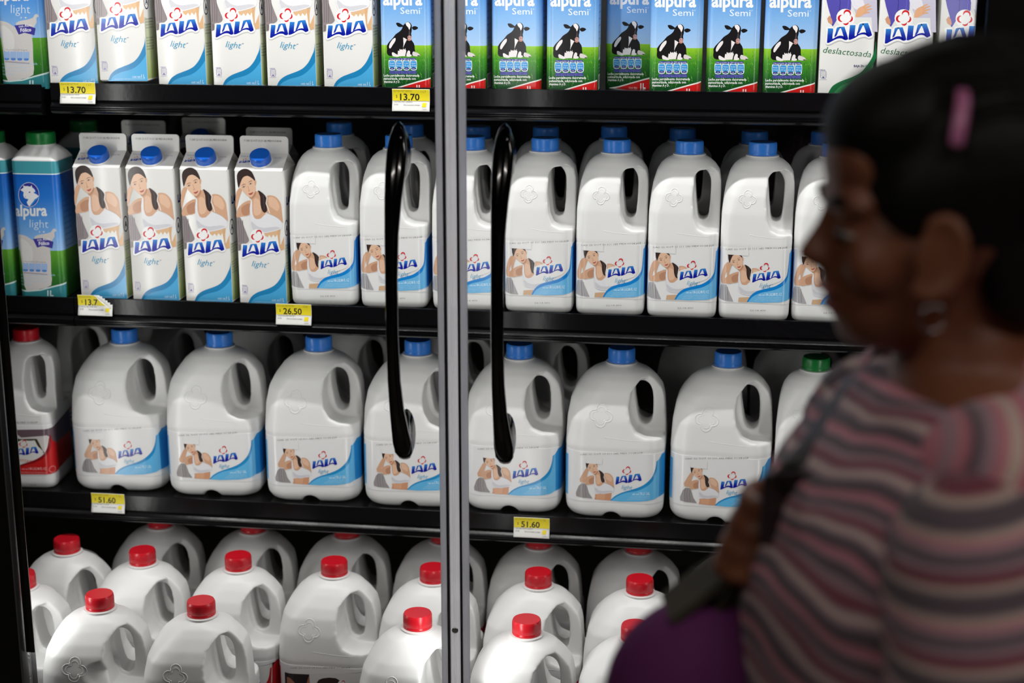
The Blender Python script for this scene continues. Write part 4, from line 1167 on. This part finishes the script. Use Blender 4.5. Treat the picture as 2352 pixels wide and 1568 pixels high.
series(r0, [
 (-.864, R1_, DK, 8, 'red-capped jug with a dented side in the front left of the bottom row', g),
 (-.715, R1_ - .002, DK, 5, 'red-capped front jug right of the dented one', g),
 (-.408, R1_, DK, -1, 'red-capped front jug just left of the mullion', g),
 (-.2575, R1_, DK, -1, 'red-capped front jug just right of the mullion', g),
 (-.1100, R1_ + .003, DK, -3, 'red-capped front jug touching the purple bag', g),
 (-1.005, R1_ + .055, DK, 4, 'red-capped jug cut by the left door post, front row', g),
 (-.9960, R2_ + .028, DK, 4, 'red-capped second-row jug nearest the left door post', g),
 (-.8640, R2_, DK, 4, 'red-capped second-row jug behind the dented one', g),
 (-.7145, R2_, DK, 3, 'red-capped second-row jug, third from the left', g),
 (-.5670, R2_, DK, 0, 'red-capped second-row jug facing the empty front slot, its label visible', g),
 (-.4170, R2_ - .004, DK, 0, 'red-capped second-row jug clipped by the mullion', g),
 (-.2620, R2_, DK, -1, 'red-capped second-row jug right of the mullion', g),
 (-.1140, R2_ - .004, DK, -2, 'red-capped second-row jug beside the purple bag', g),
 (.0350, R2_, DK, -2, 'red-capped second-row jug hidden behind the purple bag', g),
 (-.8920, R3_, DK, 3, 'shaded third-row jug below the left 51.60 tag side', g),
 (-.7380, R3_, DK, 3, 'shaded third-row jug, second from the left', g),
 (-.5850, R3_, DK, 2, 'shaded third-row jug behind the label-showing jug', g),
 (-.4300, R3_, DK, 0, 'shaded third-row jug behind the mullion', g),
 (-.2800, R3_, DK, 0, 'shaded third-row jug below the right 51.60 tag', g),
 (-.1250, R3_, DK, 0, 'shaded third-row jug above the two right red caps', g),
 (.0250, R3_, DK, 0, 'shaded third-row jug at the woman\'s hand', g),
])

for ch in r0.children:
    if ch.name.startswith('jug_body'): ch.data = dented(ch.data, (.022, -.065, .152), .034, .017)

# ------------------------------------------------------------------ price tags
def tag_mesh(parent, price, top, unit, peeled=False):
    W, H = .0530, .0305
    def surf(u, v, off):
        bulge = .0016 * (1 - (2 * u / W) ** 2) * 0 + .0010 * math.sin(v / H * math.pi * 2 + .6) - .003 * max(0, .25 - v / H) * 0
        sl = .0012 * math.sin(u / W * 3.1)
        return Vector((u, -.0012 - bulge * .6 - off - abs(sl) * .3 - max(0, .012 - v) * .25, v))
    bm = bmesh.new(); n, m_ = 14, 20; G = []
    for j in range(m_ + 1):
        G.append([bm.verts.new(surf(W * (i / n - .5), H * j / m_, 0)) for i in range(n + 1)])
    for j in range(m_):
        for i in range(n):
            if peeled and (i / n - .5) * 1.0 > .5 - (j / m_ - .45) * .75 - .0 and j > 9: continue
            bm.faces.new((G[j][i], G[j][i + 1], G[j + 1][i + 1], G[j + 1][i]))
    me = mesh_bm('tag', bm)
    so_o = link('price_tag', me, M['sticker'])
    so = so_o.modifiers.new('thickness', 'SOLIDIFY'); so.thickness = .0003
    P = Print(); Y_ = (226, 208, 20)
    xr = W / 2
    if peeled: P.poly([(-W/2, H*.49), (W*.33, H*.49), (W*.12, H*.72), (-W*.02, H*.99), (-W/2, H*.99)], Y_)
    else: P.poly([(-W/2+.0003, H*.47), (W/2-.0003, H*.47), (W/2-.0003, H*.985), (-W/2+.0003, H*.985)], Y_)
    K = (24, 22, 12)
    P.text('$', -.0215, H * .60, .0060, (90, 84, 20), flip=1, width=.0024)
    P.text(price, -.0155, H * .50, .0125, K, flip=1, width=.0275 if not peeled else .0195, bold=.022, res=3)
    P.text(top, -.0245, H * .86, .0038, (130, 120, 24), flip=1, width=.026 if not peeled else .019, res=1)
    if not peeled: P.text(unit, .0140, H * .84, .0040, (130, 120, 24), flip=1, width=.0075, res=1)
    P.text(top, -.0235, H * .385, .0030, (130, 128, 130), flip=1, width=.0255, res=1)
    P.text('DSD', -.0235, H * .27, .0028, (100, 98, 98), flip=1, width=.006, res=1)
    P.text('7501020513080', -.0105, H * .25, .0028, (96, 94, 96), flip=1, width=.0235, res=1)
    P.poly([(.0155, H*.2), (.0215, H*.2), (.0222, H*.385), (.0162, H*.385)], (232, 210, 24))
    P.text('1370', .0165, H * .07, .0028, (120, 118, 118), flip=1, width=.006, res=1)
    cuts = [W * (i / 14 - .5) for i in range(1, 14)]
    pr = P.build('tag_print', surf, cuts, 'ink_matte', so_o, base=.0007, vcuts=[H * k / 20 for k in range(1, 20)])
    if peeled:
        bm = bmesh.new()
        q = [(-W*.02, H*.99, -.002), (W*.33, H*.49, -.0035), (W*.52, H*.44, -.009), (W*.50, H*.40, -.0105), (W*.22, H*.70, -.007), (W*.02, H*.97, -.003)]
        v = [bm.verts.new((a, c, b)) for a, b, c in q]; bm.faces.new(v)
        bmesh.ops.subdivide_edges(bm, edges=bm.edges[:], cuts=2)
        o = link('peeled_corner', mesh_bm('peeled_corner', bm), M['sticker'], so_o)
        o.modifiers.new('thickness', 'SOLIDIFY').thickness = .0003
    return so_o
g = 'yellow and white price tags on the shelf rails'
for (x, z, pr, top, un, pe, rz, lab) in (
 (-.9275, 1.3680, '13.70', 'LALA LECHE PAST PROM', '1 LT', False, 0, 'yellow 13.70 price tag at the left end of the upper shelf'),
 (-.4430, 1.3645, '13.70', 'ALPURA PAST SEMIDES', '1 LT', False, 0, 'yellow 13.70 price tag below the first cow carton'),
 (-.9230, 1.0570, '13.7', 'LALA LECHE PA', '', True, 0, 'peeling price tag with a curled corner on the middle shelf'),
 (-.6215, 1.0535, '26.50', 'LALA LECHE PASTEU', '1/2GAL', False, 0, 'yellow 26.50 price tag on the middle shelf'),
 (-.9240, .7475, '51.60', 'LECHE PAST LIGHT', '1 GL', False, 0, 'yellow 51.60 price tag at the left of the lower shelf'),
 (-.2725, .7430, '51.60', 'LECHE PAST LIGHT', '1 GL', False, 0, 'yellow 51.60 price tag right of the mullion on the lower shelf')):
    t = tag_mesh(None, pr, top, un, pe); t.location = (x, -.0018, z); tag(t, lab, 'price tag', g)

# ------------------------------------------------------------------ the shopper, in profile, facing left
def stripes(name, stops, freq, axis, rough=.85, distort=0.0, dscale=8, rot=(0, 0, 0)):
    m = bpy.data.materials.new(name); m.use_nodes = True
    nt = m.node_tree; b = nt.nodes['Principled BSDF']; b.inputs['Roughness'].default_value = rough
    b.inputs['Sheen Weight'].default_value = .2; b.inputs['Specular IOR Level'].default_value = .2
    tc = nt.nodes.new('ShaderNodeTexCoord'); mp = nt.nodes.new('ShaderNodeMapping'); mp.inputs['Rotation'].default_value = rot
    sx = nt.nodes.new('ShaderNodeSeparateXYZ'); n = nt.nodes.new('ShaderNodeTexNoise'); n.inputs['Scale'].default_value = dscale
    nt.links.new(tc.outputs['Object'], mp.inputs[0]); nt.links.new(mp.outputs[0], sx.inputs[0]); nt.links.new(tc.outputs['Object'], n.inputs['Vector'])
    m1 = nt.nodes.new('ShaderNodeMath'); m1.operation = 'MULTIPLY'; m1.inputs[1].default_value = freq
    nt.links.new(sx.outputs[axis], m1.inputs[0])
    m2 = nt.nodes.new('ShaderNodeMath'); m2.operation = 'MULTIPLY_ADD'; m2.inputs[1].default_value = distort
    nt.links.new(n.outputs['Fac'], m2.inputs[0]); nt.links.new(m1.outputs[0], m2.inputs[2])
    m3 = nt.nodes.new('ShaderNodeMath'); m3.operation = 'FRACT'; nt.links.new(m2.outputs[0], m3.inputs[0])
    cr = nt.nodes.new('ShaderNodeValToRGB'); cr.color_ramp.interpolation = 'LINEAR'
    e = cr.color_ramp.elements
    while len(e) > 1: e.remove(e[-1])
    for i, (p, c) in enumerate(stops):
        k = e[0] if i == 0 else e.new(p)
        k.position = p; k.color = (*lin(c), 1)
    nt.links.new(m3.outputs[0], cr.inputs[0]); nt.links.new(cr.outputs[0], b.inputs['Base Color'])
    return m
PK, GR, CR, MA, LI = (216, 134, 148), (98, 86, 94), (222, 200, 186), (126, 48, 64), (178, 148, 158)
M['shirt'] = stripes('shirt_cloth', [(0, LI), (.10, PK), (.2, GR), (.34, GR), (.42, LI), (.5, CR), (.56, LI), (.64, MA), (.72, (150, 92, 104)), (.8, LI), (.9, GR)], 25, 2, distort=1.5, dscale=6, rot=(.2, -.38, 0))
M['sleeve'] = stripes('sleeve_cloth', [(0, GR), (.12, GR), (.20, (206, 184, 174)), (.28, (130, 66, 80)), (.38, (120, 62, 76)), (.44, LI), (.52, GR), (.60, GR), (.66, LI), (.74, (190, 120, 132)), (.82, (206, 184, 174)), (.9, GR)], 24, 2, distort=.35, dscale=5, rot=(0, .2, 0))
M['yoke'] = stripes('yoke_cloth', [(0, PK), (.25, PK), (.34, LI), (.45, PK), (.55, GR), (.68, LI), (.8, PK), (.92, CR)], 22, 0, distort=.35, dscale=5, rot=(0, -.35, 0))
M['skin'] = mat('skin', (122, 72, 48), .5, bump=.05, bscale=200, var=.05, sss=.0)
M['hair'] = mat('black_hair', (10, 8, 8), .6, bump=.3, bscale=90, var=.3, spec=.25)
M['pinkclip'] = mat('pink_hair_clip', (190, 112, 155), .35, var=.03)
M['silver'] = mat('silver_earring', (200, 200, 200), .2, 1.0)
M['eye'] = mat('eye_white', (150, 138, 130), .4); M['iris'] = mat('dark_iris', (26, 16, 12), .2)
M['lip'] = mat('lip_skin', (140, 70, 66), .45, var=.05)
M['strap'] = mat('dark_brown_leather', (36, 26, 26), .5, bump=.1, var=.1)
M['purple'] = mat('purple_cloth', (96, 30, 92), .8, bump=.3, bscale=18, var=.12)
M['olive'] = mat('olive_cloth', (62, 56, 42), .85, bump=.1, var=.1)
M['trousers'] = mat('dark_trousers', (34, 36, 48), .85, var=.1); M['shoe'] = mat('shoe_leather', (24, 22, 22), .4)

OX, OY = .1314, -1.0666
pr = empty('person', (OX, OY, 0), YAW)
tag(pr, 'woman in a pink and grey striped shirt standing in profile, holding a bag strap', 'person')
RY = lambda d: Matrix.Rotation(math.radians(d), 3, 'Y')
def limb(bm, pts, n=18):
    """pts: (x, y, z, r)"""
    tube(bm, [((a, b, c), r, r) for a, b, c, r in pts], n)
    for a, b, c, r in (pts[0], pts[-1]): ellipsoid(bm, (a, b, c), (r * .98,) * 3, seg=14)
def torso(bm, grow=0.0, z0=.62, z1=1.36):
    R_ = [(.62,.02,.115,.165),(.72,.02,.122,.172),(.80,.02,.120,.165),(.90,.022,.108,.145),(1.0,.022,.112,.148),(1.10,.016,.118,.160),(1.17,.014,.115,.168),(1.22,.020,.098,.172),(1.255,.030,.082,.160),(1.28,.038,.066,.126),(1.30,.040,.056,.088),(1.32,.038,.048,.056),(1.345,.036,.044,.048),(1.37,.028,.042,.045)]
    L = [[Vector((cx + (a + grow) * math.cos(t), (b + grow) * math.sin(t), z)) for t in [2 * math.pi * k / 36 for k in range(36)]] for z, cx, a, b in R_ if z0 <= z <= z1]
    rings(bm, L)

# one continuous skin: head, neck, trunk, arms, hands, legs
bm = bmesh.new()
T = RY(-14)
ellipsoid(bm, (.028, 0, 1.438), (.088, .070, .084), seg=28)                       # skull
ellipsoid(bm, (-.012, 0, 1.398), (.056, .058, .060), seg=24)                      # face mass
ellipsoid(bm, (-.020, 0, 1.360), (.042, .046, .036), RY(-30), 24)                 # jaw
ellipsoid(bm, (-.0415, 0, 1.338), (.0145, .018, .0135))                           # chin
ellipsoid(bm, (-.0535, 0, 1.428), (.0155, .048, .016))                            # brow
ellipsoid(bm, (-.050, 0, 1.455), (.020, .045, .030))                              # forehead
tube(bm, [((-.064, 0, 1.420), .006, .006), ((-.068, 0, 1.408), .0068, .0068), ((-.0735, 0, 1.397), .0080, .0080), ((-.0775, 0, 1.3905), .0085, .0085)], 12, flat=(0, 1, 0))
ellipsoid(bm, (-.0740, 0, 1.3895), (.0115, .010, .0085)); 
for s in (-1, 1):
    ellipsoid(bm, (-.0660, s * .0095, 1.3875), (.0095, .0062, .0065))             # nostril wings
    ellipsoid(bm, (-.036, s * .036, 1.388), (.024, .019, .022))                   # cheeks
    ellipsoid(bm, (-.050, s * .028, 1.4085), (.013, .013, .008))                  # lids
    # ear: outer rim, lobe, bowl
    e = Matrix.Rotation(math.radians(18 * s), 3, 'Z') @ RY(12)
    pts = []
    for k in range(13):
        a = math.radians(-110 + 250 * k / 12)
        p = e @ Vector((.0165 * math.cos(a) , 0, .0265 * math.sin(a)))
        pts.append(((-.009 + p.x, s * (.0735 + .004 * math.cos(a)) + p.y * .2, 1.4005 + p.z), .0048, .0048))
    tube(bm, pts, 8, flat=(0, 1, 0))
    ellipsoid(bm, (-.011, s * .070, 1.400), (.0150, .0050, .0240)); ellipsoid(bm, (-.019, s * .070, 1.378), (.0075, .0050, .0080))
ellipsoid(bm, (-.0560, 0, 1.3755), (.013, .021, .0085)); ellipsoid(bm, (-.0585, 0, 1.3665), (.0105, .020, .0058)); ellipsoid(bm, (-.0545, 0, 1.3535), (.0100, .018, .0062))
limb(bm, [(.032, 0, 1.39, .046), (.034, 0, 1.35, .045), (.036, 0, 1.31, .050), (.036, 0, 1.27, .055)], 24)
torso(bm)
# right arm (towards the shelves): bent, the fist at the chest
limb(bm, [(.006, .150, 1.235, .044), (.002, .185, 1.14, .038), (-.002, .195, 1.06, .034), (-.010, .185, 1.045, .031), (-.045, .135, 1.10, .027), (-.074, .078, 1.155, .021), (-.083, .051, 1.177, .0205)])
ellipsoid(bm, (-.090, .028, 1.186), (.017, .028, .032), RY(12))
for i, (z, r) in enumerate(((1.2090, .0088), (1.1915, .0092), (1.1745, .0090), (1.1590, .0080))):
    x0 = .018 - .006 * i
    tube(bm, [((-.1085 + x0, .034, z), r, r), ((-.1245 + x0, .020, z + .001), r, r), ((-.1300 + x0, .003, z), r * .98, r * .98), ((-.1235 + x0, -.013, z - .001), r * .94, r * .94), ((-.1110 + x0, -.019, z - .001), r * .9, r * .9), ((-.1010 + x0, -.015, z - .001), r * .8, r * .8)], 12, flat=(0, 0, 1))
    ellipsoid(bm, (-.1285 + x0, .008, z), (r * 1.05,) * 3, seg=12); ellipsoid(bm, (-.1015 + x0, -.015, z - .001), (r * .85,) * 3, seg=12)
tube(bm, [((-.076, .018, 1.200), .011, .011), ((-.082, .000, 1.216), .0105, .0105), ((-.090, -.014, 1.224), .0095, .0095), ((-.0970, -.022, 1.222), .008, .008)], 12, flat=(0, 0, 1))
ellipsoid(bm, (-.0975, -.0225, 1.222), (.0085,) * 3, seg=12)
# left arm (towards the camera): hanging, forearm forward, hand under the bag
limb(bm, [(.018, -.140, 1.222, .040), (.028, -.182, 1.13, .037), (.034, -.198, 1.02, .034), (.020, -.202, .985, .033), (-.050, -.190, .955, .028), (-.120, -.165, .942, .022), (-.140, -.155, .940, .020)])
ellipsoid(bm, (-.170, -.145, .935), (.036, .030, .013))
for i in range(4):
    y = -.168 + i * .0165; ln = (.030, .040, .043, .036)[i]
    tube(bm, [((-.190, y, .936), .0088, .0085), ((-.190 - ln * .6, y + .003, .938), .0082, .008), ((-.190 - ln, y + .006, .944), .0076, .0074), ((-.190 - ln - .018, y + .008, .955), .007, .007)], 10, flat=(0, 1, 0))
tube(bm, [((-.150, -.122, .940), .010, .010), ((-.170, -.106, .944), .0095, .0095), ((-.188, -.100, .950), .008, .008)], 10, flat=(0, 1, 0))
for s in (-1, 1):
    limb(bm, [(.02, s * .085, .76, .082), (.015, s * .088, .60, .070), (.005, s * .088, .42, .050), (.015, s * .088, .32, .052), (.022, s * .088, .12, .034), (.022, s * .088, .06, .034)])
    ellipsoid(bm, (-.025, s * .088, .035), (.095, .038, .030))
body = link('skin', remeshed('person_skin', bm, .0042, 4, .5), M['skin'], pr)
# face details
for s in (-1, 1):
    bm = bmesh.new(); ellipsoid(bm, (-.0545, s * .0275, 1.4080), (.0090, .0115, .0038)); link('eye', mesh_bm('eye', bm), M['eye'], pr)
    bm = bmesh.new(); ellipsoid(bm, (-.0625, s * .0275, 1.4075), (.0040, .0052, .0050)); link('iris', mesh_bm('iris', bm), M['iris'], pr)
    bm = bmesh.new(); tube(bm, [((-.0685, s * .012, 1.427), .0016, .003), ((-.0665, s * .028, 1.431), .0022, .004), ((-.0560, s * .044, 1.428), .0014, .002)], 8); link('eyebrow', mesh_bm('eyebrow', bm), M['hair'], pr)
bm = bmesh.new(); ellipsoid(bm, (-.0610, 0, 1.3668), (.0100, .0190, .0040)); ellipsoid(bm, (-.0575, 0, 1.3545), (.0095, .0170, .0046)); link('lips', mesh_bm('lips', bm), M['lip'], pr)
# hair: pulled back over the ears into a low bun, with a fringe line over the forehead
bm = bmesh.new()
def hair_mass(x, y, z, r, rot=0): ellipsoid(bm, (x, y, z), r, RY(rot), 24)
hair_mass(.034, 0, 1.452, (.098, .078, .084), -8)
hair_mass(-.022, 0, 1.482, (.052, .062, .040), -25)
hair_mass(.068, 0, 1.412, (.062, .068, .074))
hair_mass(.030, 0, 1.500, (.072, .058, .038))
for s in (-1, 1):
    hair_mass(.002, s * .050, 1.446, (.048, .024, .034), -35)
    hair_mass(.055, s * .048, 1.395, (.032, .022, .045))
    hair_mass(.006, s * .0605, 1.425, (.012, .010, .030), 10)
ellipsoid(bm, (.128, 0, 1.445), (.036, .042, .040), seg=24); ellipsoid(bm, (.105, 0, 1.375), (.022, .045, .032))
hair = link('hair', remeshed('hair', bm, .004, 5, .5), M['hair'], pr)
bm = bmesh.new()
for s in range(22):
    y = -.066 + .006 * s; 
bm.free()
# strands
bm = bmesh.new(); rnd = random.Random(11)
for i in range(90):
    y0 = rnd.uniform(-.07, .07); t0 = rnd.uniform(.0, .5)
    pts = []
    for k in range(7):
        a = math.radians(165 - 150 * (t0 + k / 6 * .6))
        x, z = .034 + .1015 * math.cos(a), 1.452 + .0865 * math.sin(a)
        q = math.sqrt(max(0.0, 1 - (y0 / .079) ** 2))
        pts.append(((.034 + (x - .034) * q, y0, 1.452 + (z - 1.452) * q), .0011, .0011))
    tube(bm, pts, 4, flat=(0, 1, 0))
st = link('hair_strands', mesh_bm('hair_strands', bm), M['hair'], hair); st['kind'] = 'stuff'
# pink clip on the side of the head, earring
bm = bmesh.new(); tube(bm, [((.0025, -.061, 1.5060), .0040, .0016), ((.0015, -.067, 1.500), .0046, .0022), ((-.0012, -.0735, 1.488), .0048, .0024), ((-.0040, -.0785, 1.4755), .0046, .0022), ((-.0046, -.0790, 1.4730), .003, .0012)], 12)
link('hair_clip', mesh_bm('hair_clip', bm), M['pinkclip'], pr)
for s in (-1, 1):
    bm = bmesh.new(); tube(bm, [((-.010 + .0085 * math.sin(a), s * .0745, 1.3620 + .0085 * math.cos(a)), .0009, .0009) for a in [2 * math.pi * k / 20 for k in range(21)]], 6, flat=(0, 1, 0))
    link('earring', mesh_bm('earring', bm), M['silver'], pr)
# shirt: body, yoke over the shoulders with a folded collar, two sleeves
bm = bmesh.new(); torso(bm, .013, .72, 1.30)
link('shirt', remeshed('shirt', bm, .006, 4, .5), M['shirt'], pr)
bm = bmesh.new()
ellipsoid(bm, (.050, -.084, 1.262), (.074, .092, .050), Matrix.Rotation(math.radians(-14), 3, 'X'), 24)
ellipsoid(bm, (.050, .084, 1.262), (.070, .090, .048), Matrix.Rotation(math.radians(14), 3, 'X'), 24)
ellipsoid(bm, (.092, 0, 1.292), (.052, .088, .055), RY(20), 24)
for k in range(0, 24):
    a0, a1 = 2 * math.pi * k / 24, 2 * math.pi * (k + 1) / 24
    f = lambda a: (.046 + .060 * math.cos(a), .064 * math.sin(a), 1.300 + .034 * math.cos(a))
    tube(bm, [(f(a0), .009, .009), (f(a1), .009, .009)], 8)
link('yoke', remeshed('yoke', bm, .005, 3, .5), M['yoke'], pr)
for s in (-1, 1):
    bm = bmesh.new()
    if s < 0: limb(bm, [(.012, -.145, 1.222, .064), (.014, -.180, 1.160, .066), (.018, -.196, 1.090, .064), (.022, -.202, 1.020, .060), (.022, -.203, .99, .058)], 24)
    else: limb(bm, [(.010, .145, 1.222, .058), (.004, .180, 1.150, .053), (.0, .195, 1.070, .049)], 24)
    link('sleeve', remeshed('sleeve', bm, .005, 3, .5), M['sleeve'], pr)
bm = bmesh.new(); torso(bm, .016, .62, .80)
for s in (-1, 1): limb(bm, [(.02, s * .085, .74, .096), (.015, s * .088, .60, .084), (.008, s * .088, .42, .066), (.018, s * .088, .25, .060), (.022, s * .088, .10, .056)], 24)
link('trousers', remeshed('trousers', bm, .008, 3, .5), M['trousers'], pr)
for s in (-1, 1):
    bm = bmesh.new(); ellipsoid(bm, (-.028, s * .088, .036), (.108, .046, .036)); ellipsoid(bm, (.03, s * .088, .04), (.05, .042, .038)); box(bm, -.130, .078, s * .088 - .038, s * .088 + .038, 0, .012, .004)
    link('shoe', remeshed('shoe', bm, .004, 3, .5), M['shoe'], pr)

# the bag in front of her and the leather strap in her fist
def ribbon(bm, path, wdir, w_, t_):
    L = []
    P_ = [Vector(p) for p in path]
    for i, p in enumerate(P_):
        d = (P_[min(i + 1, len(P_) - 1)] - P_[max(i - 1, 0)]).normalized()
        wv = Vector(wdir); wv = (wv - d * wv.dot(d)).normalized(); n = d.cross(wv)
        ww = w_[i] if isinstance(w_, (list, tuple)) else w_
        L.append([p + wv * ww / 2 + n * t_ / 2, p - wv * ww / 2 + n * t_ / 2, p - wv * ww / 2 - n * t_ / 2, p + wv * ww / 2 - n * t_ / 2])
    rings(bm, L)
bg = empty('shoulder_bag', (OX, OY, 0), YAW)
tag(bg, 'purple cloth bag with an olive flap and dark strap held against the woman\'s chest', 'bag')
bm = bmesh.new()
ellipsoid(bm, (-.131, .024, 1.046), (.082, .056, .080), RY(-35), 28); ellipsoid(bm, (-.162, .022, .985), (.080, .058, .055), None, 24); ellipsoid(bm, (-.108, .024, 1.015), (.050, .052, .095), None, 24)
link('bag_body', remeshed('bag_body', bm, .005, 6, .5), M['purple'], bg)
bm = bmesh.new(); ribbon(bm, [(-.098, .030, 1.160), (-.118, .030, 1.149), (-.140, .028, 1.135), (-.165, .026, 1.114)], (0, 1, 0), .05, .006)
ribbon(bm, [(-.094, .014, 1.160), (-.106, .016, 1.138), (-.116, .018, 1.112)], (.8, .3, .2), .040, .008)
link('flap', mesh_bm('flap', bm, False), M['olive'], bg)
bm = bmesh.new()
ribbon(bm, [(.060, .085, 1.318), (.010, .090, 1.312), (-.025, .060, 1.285), (-.052, .020, 1.262), (-.070, -.012, 1.240), (-.083, -.026, 1.224), (-.092, -.026, 1.204), (-.096, 0, 1.178), (-.097, .005, 1.155)],
       (.55, .3, .5), [.016, .017, .018, .026, .046, .060, .050, .02, .02], .008)
link('strap', mesh_bm('strap', bm, False), M['strap'], bg)
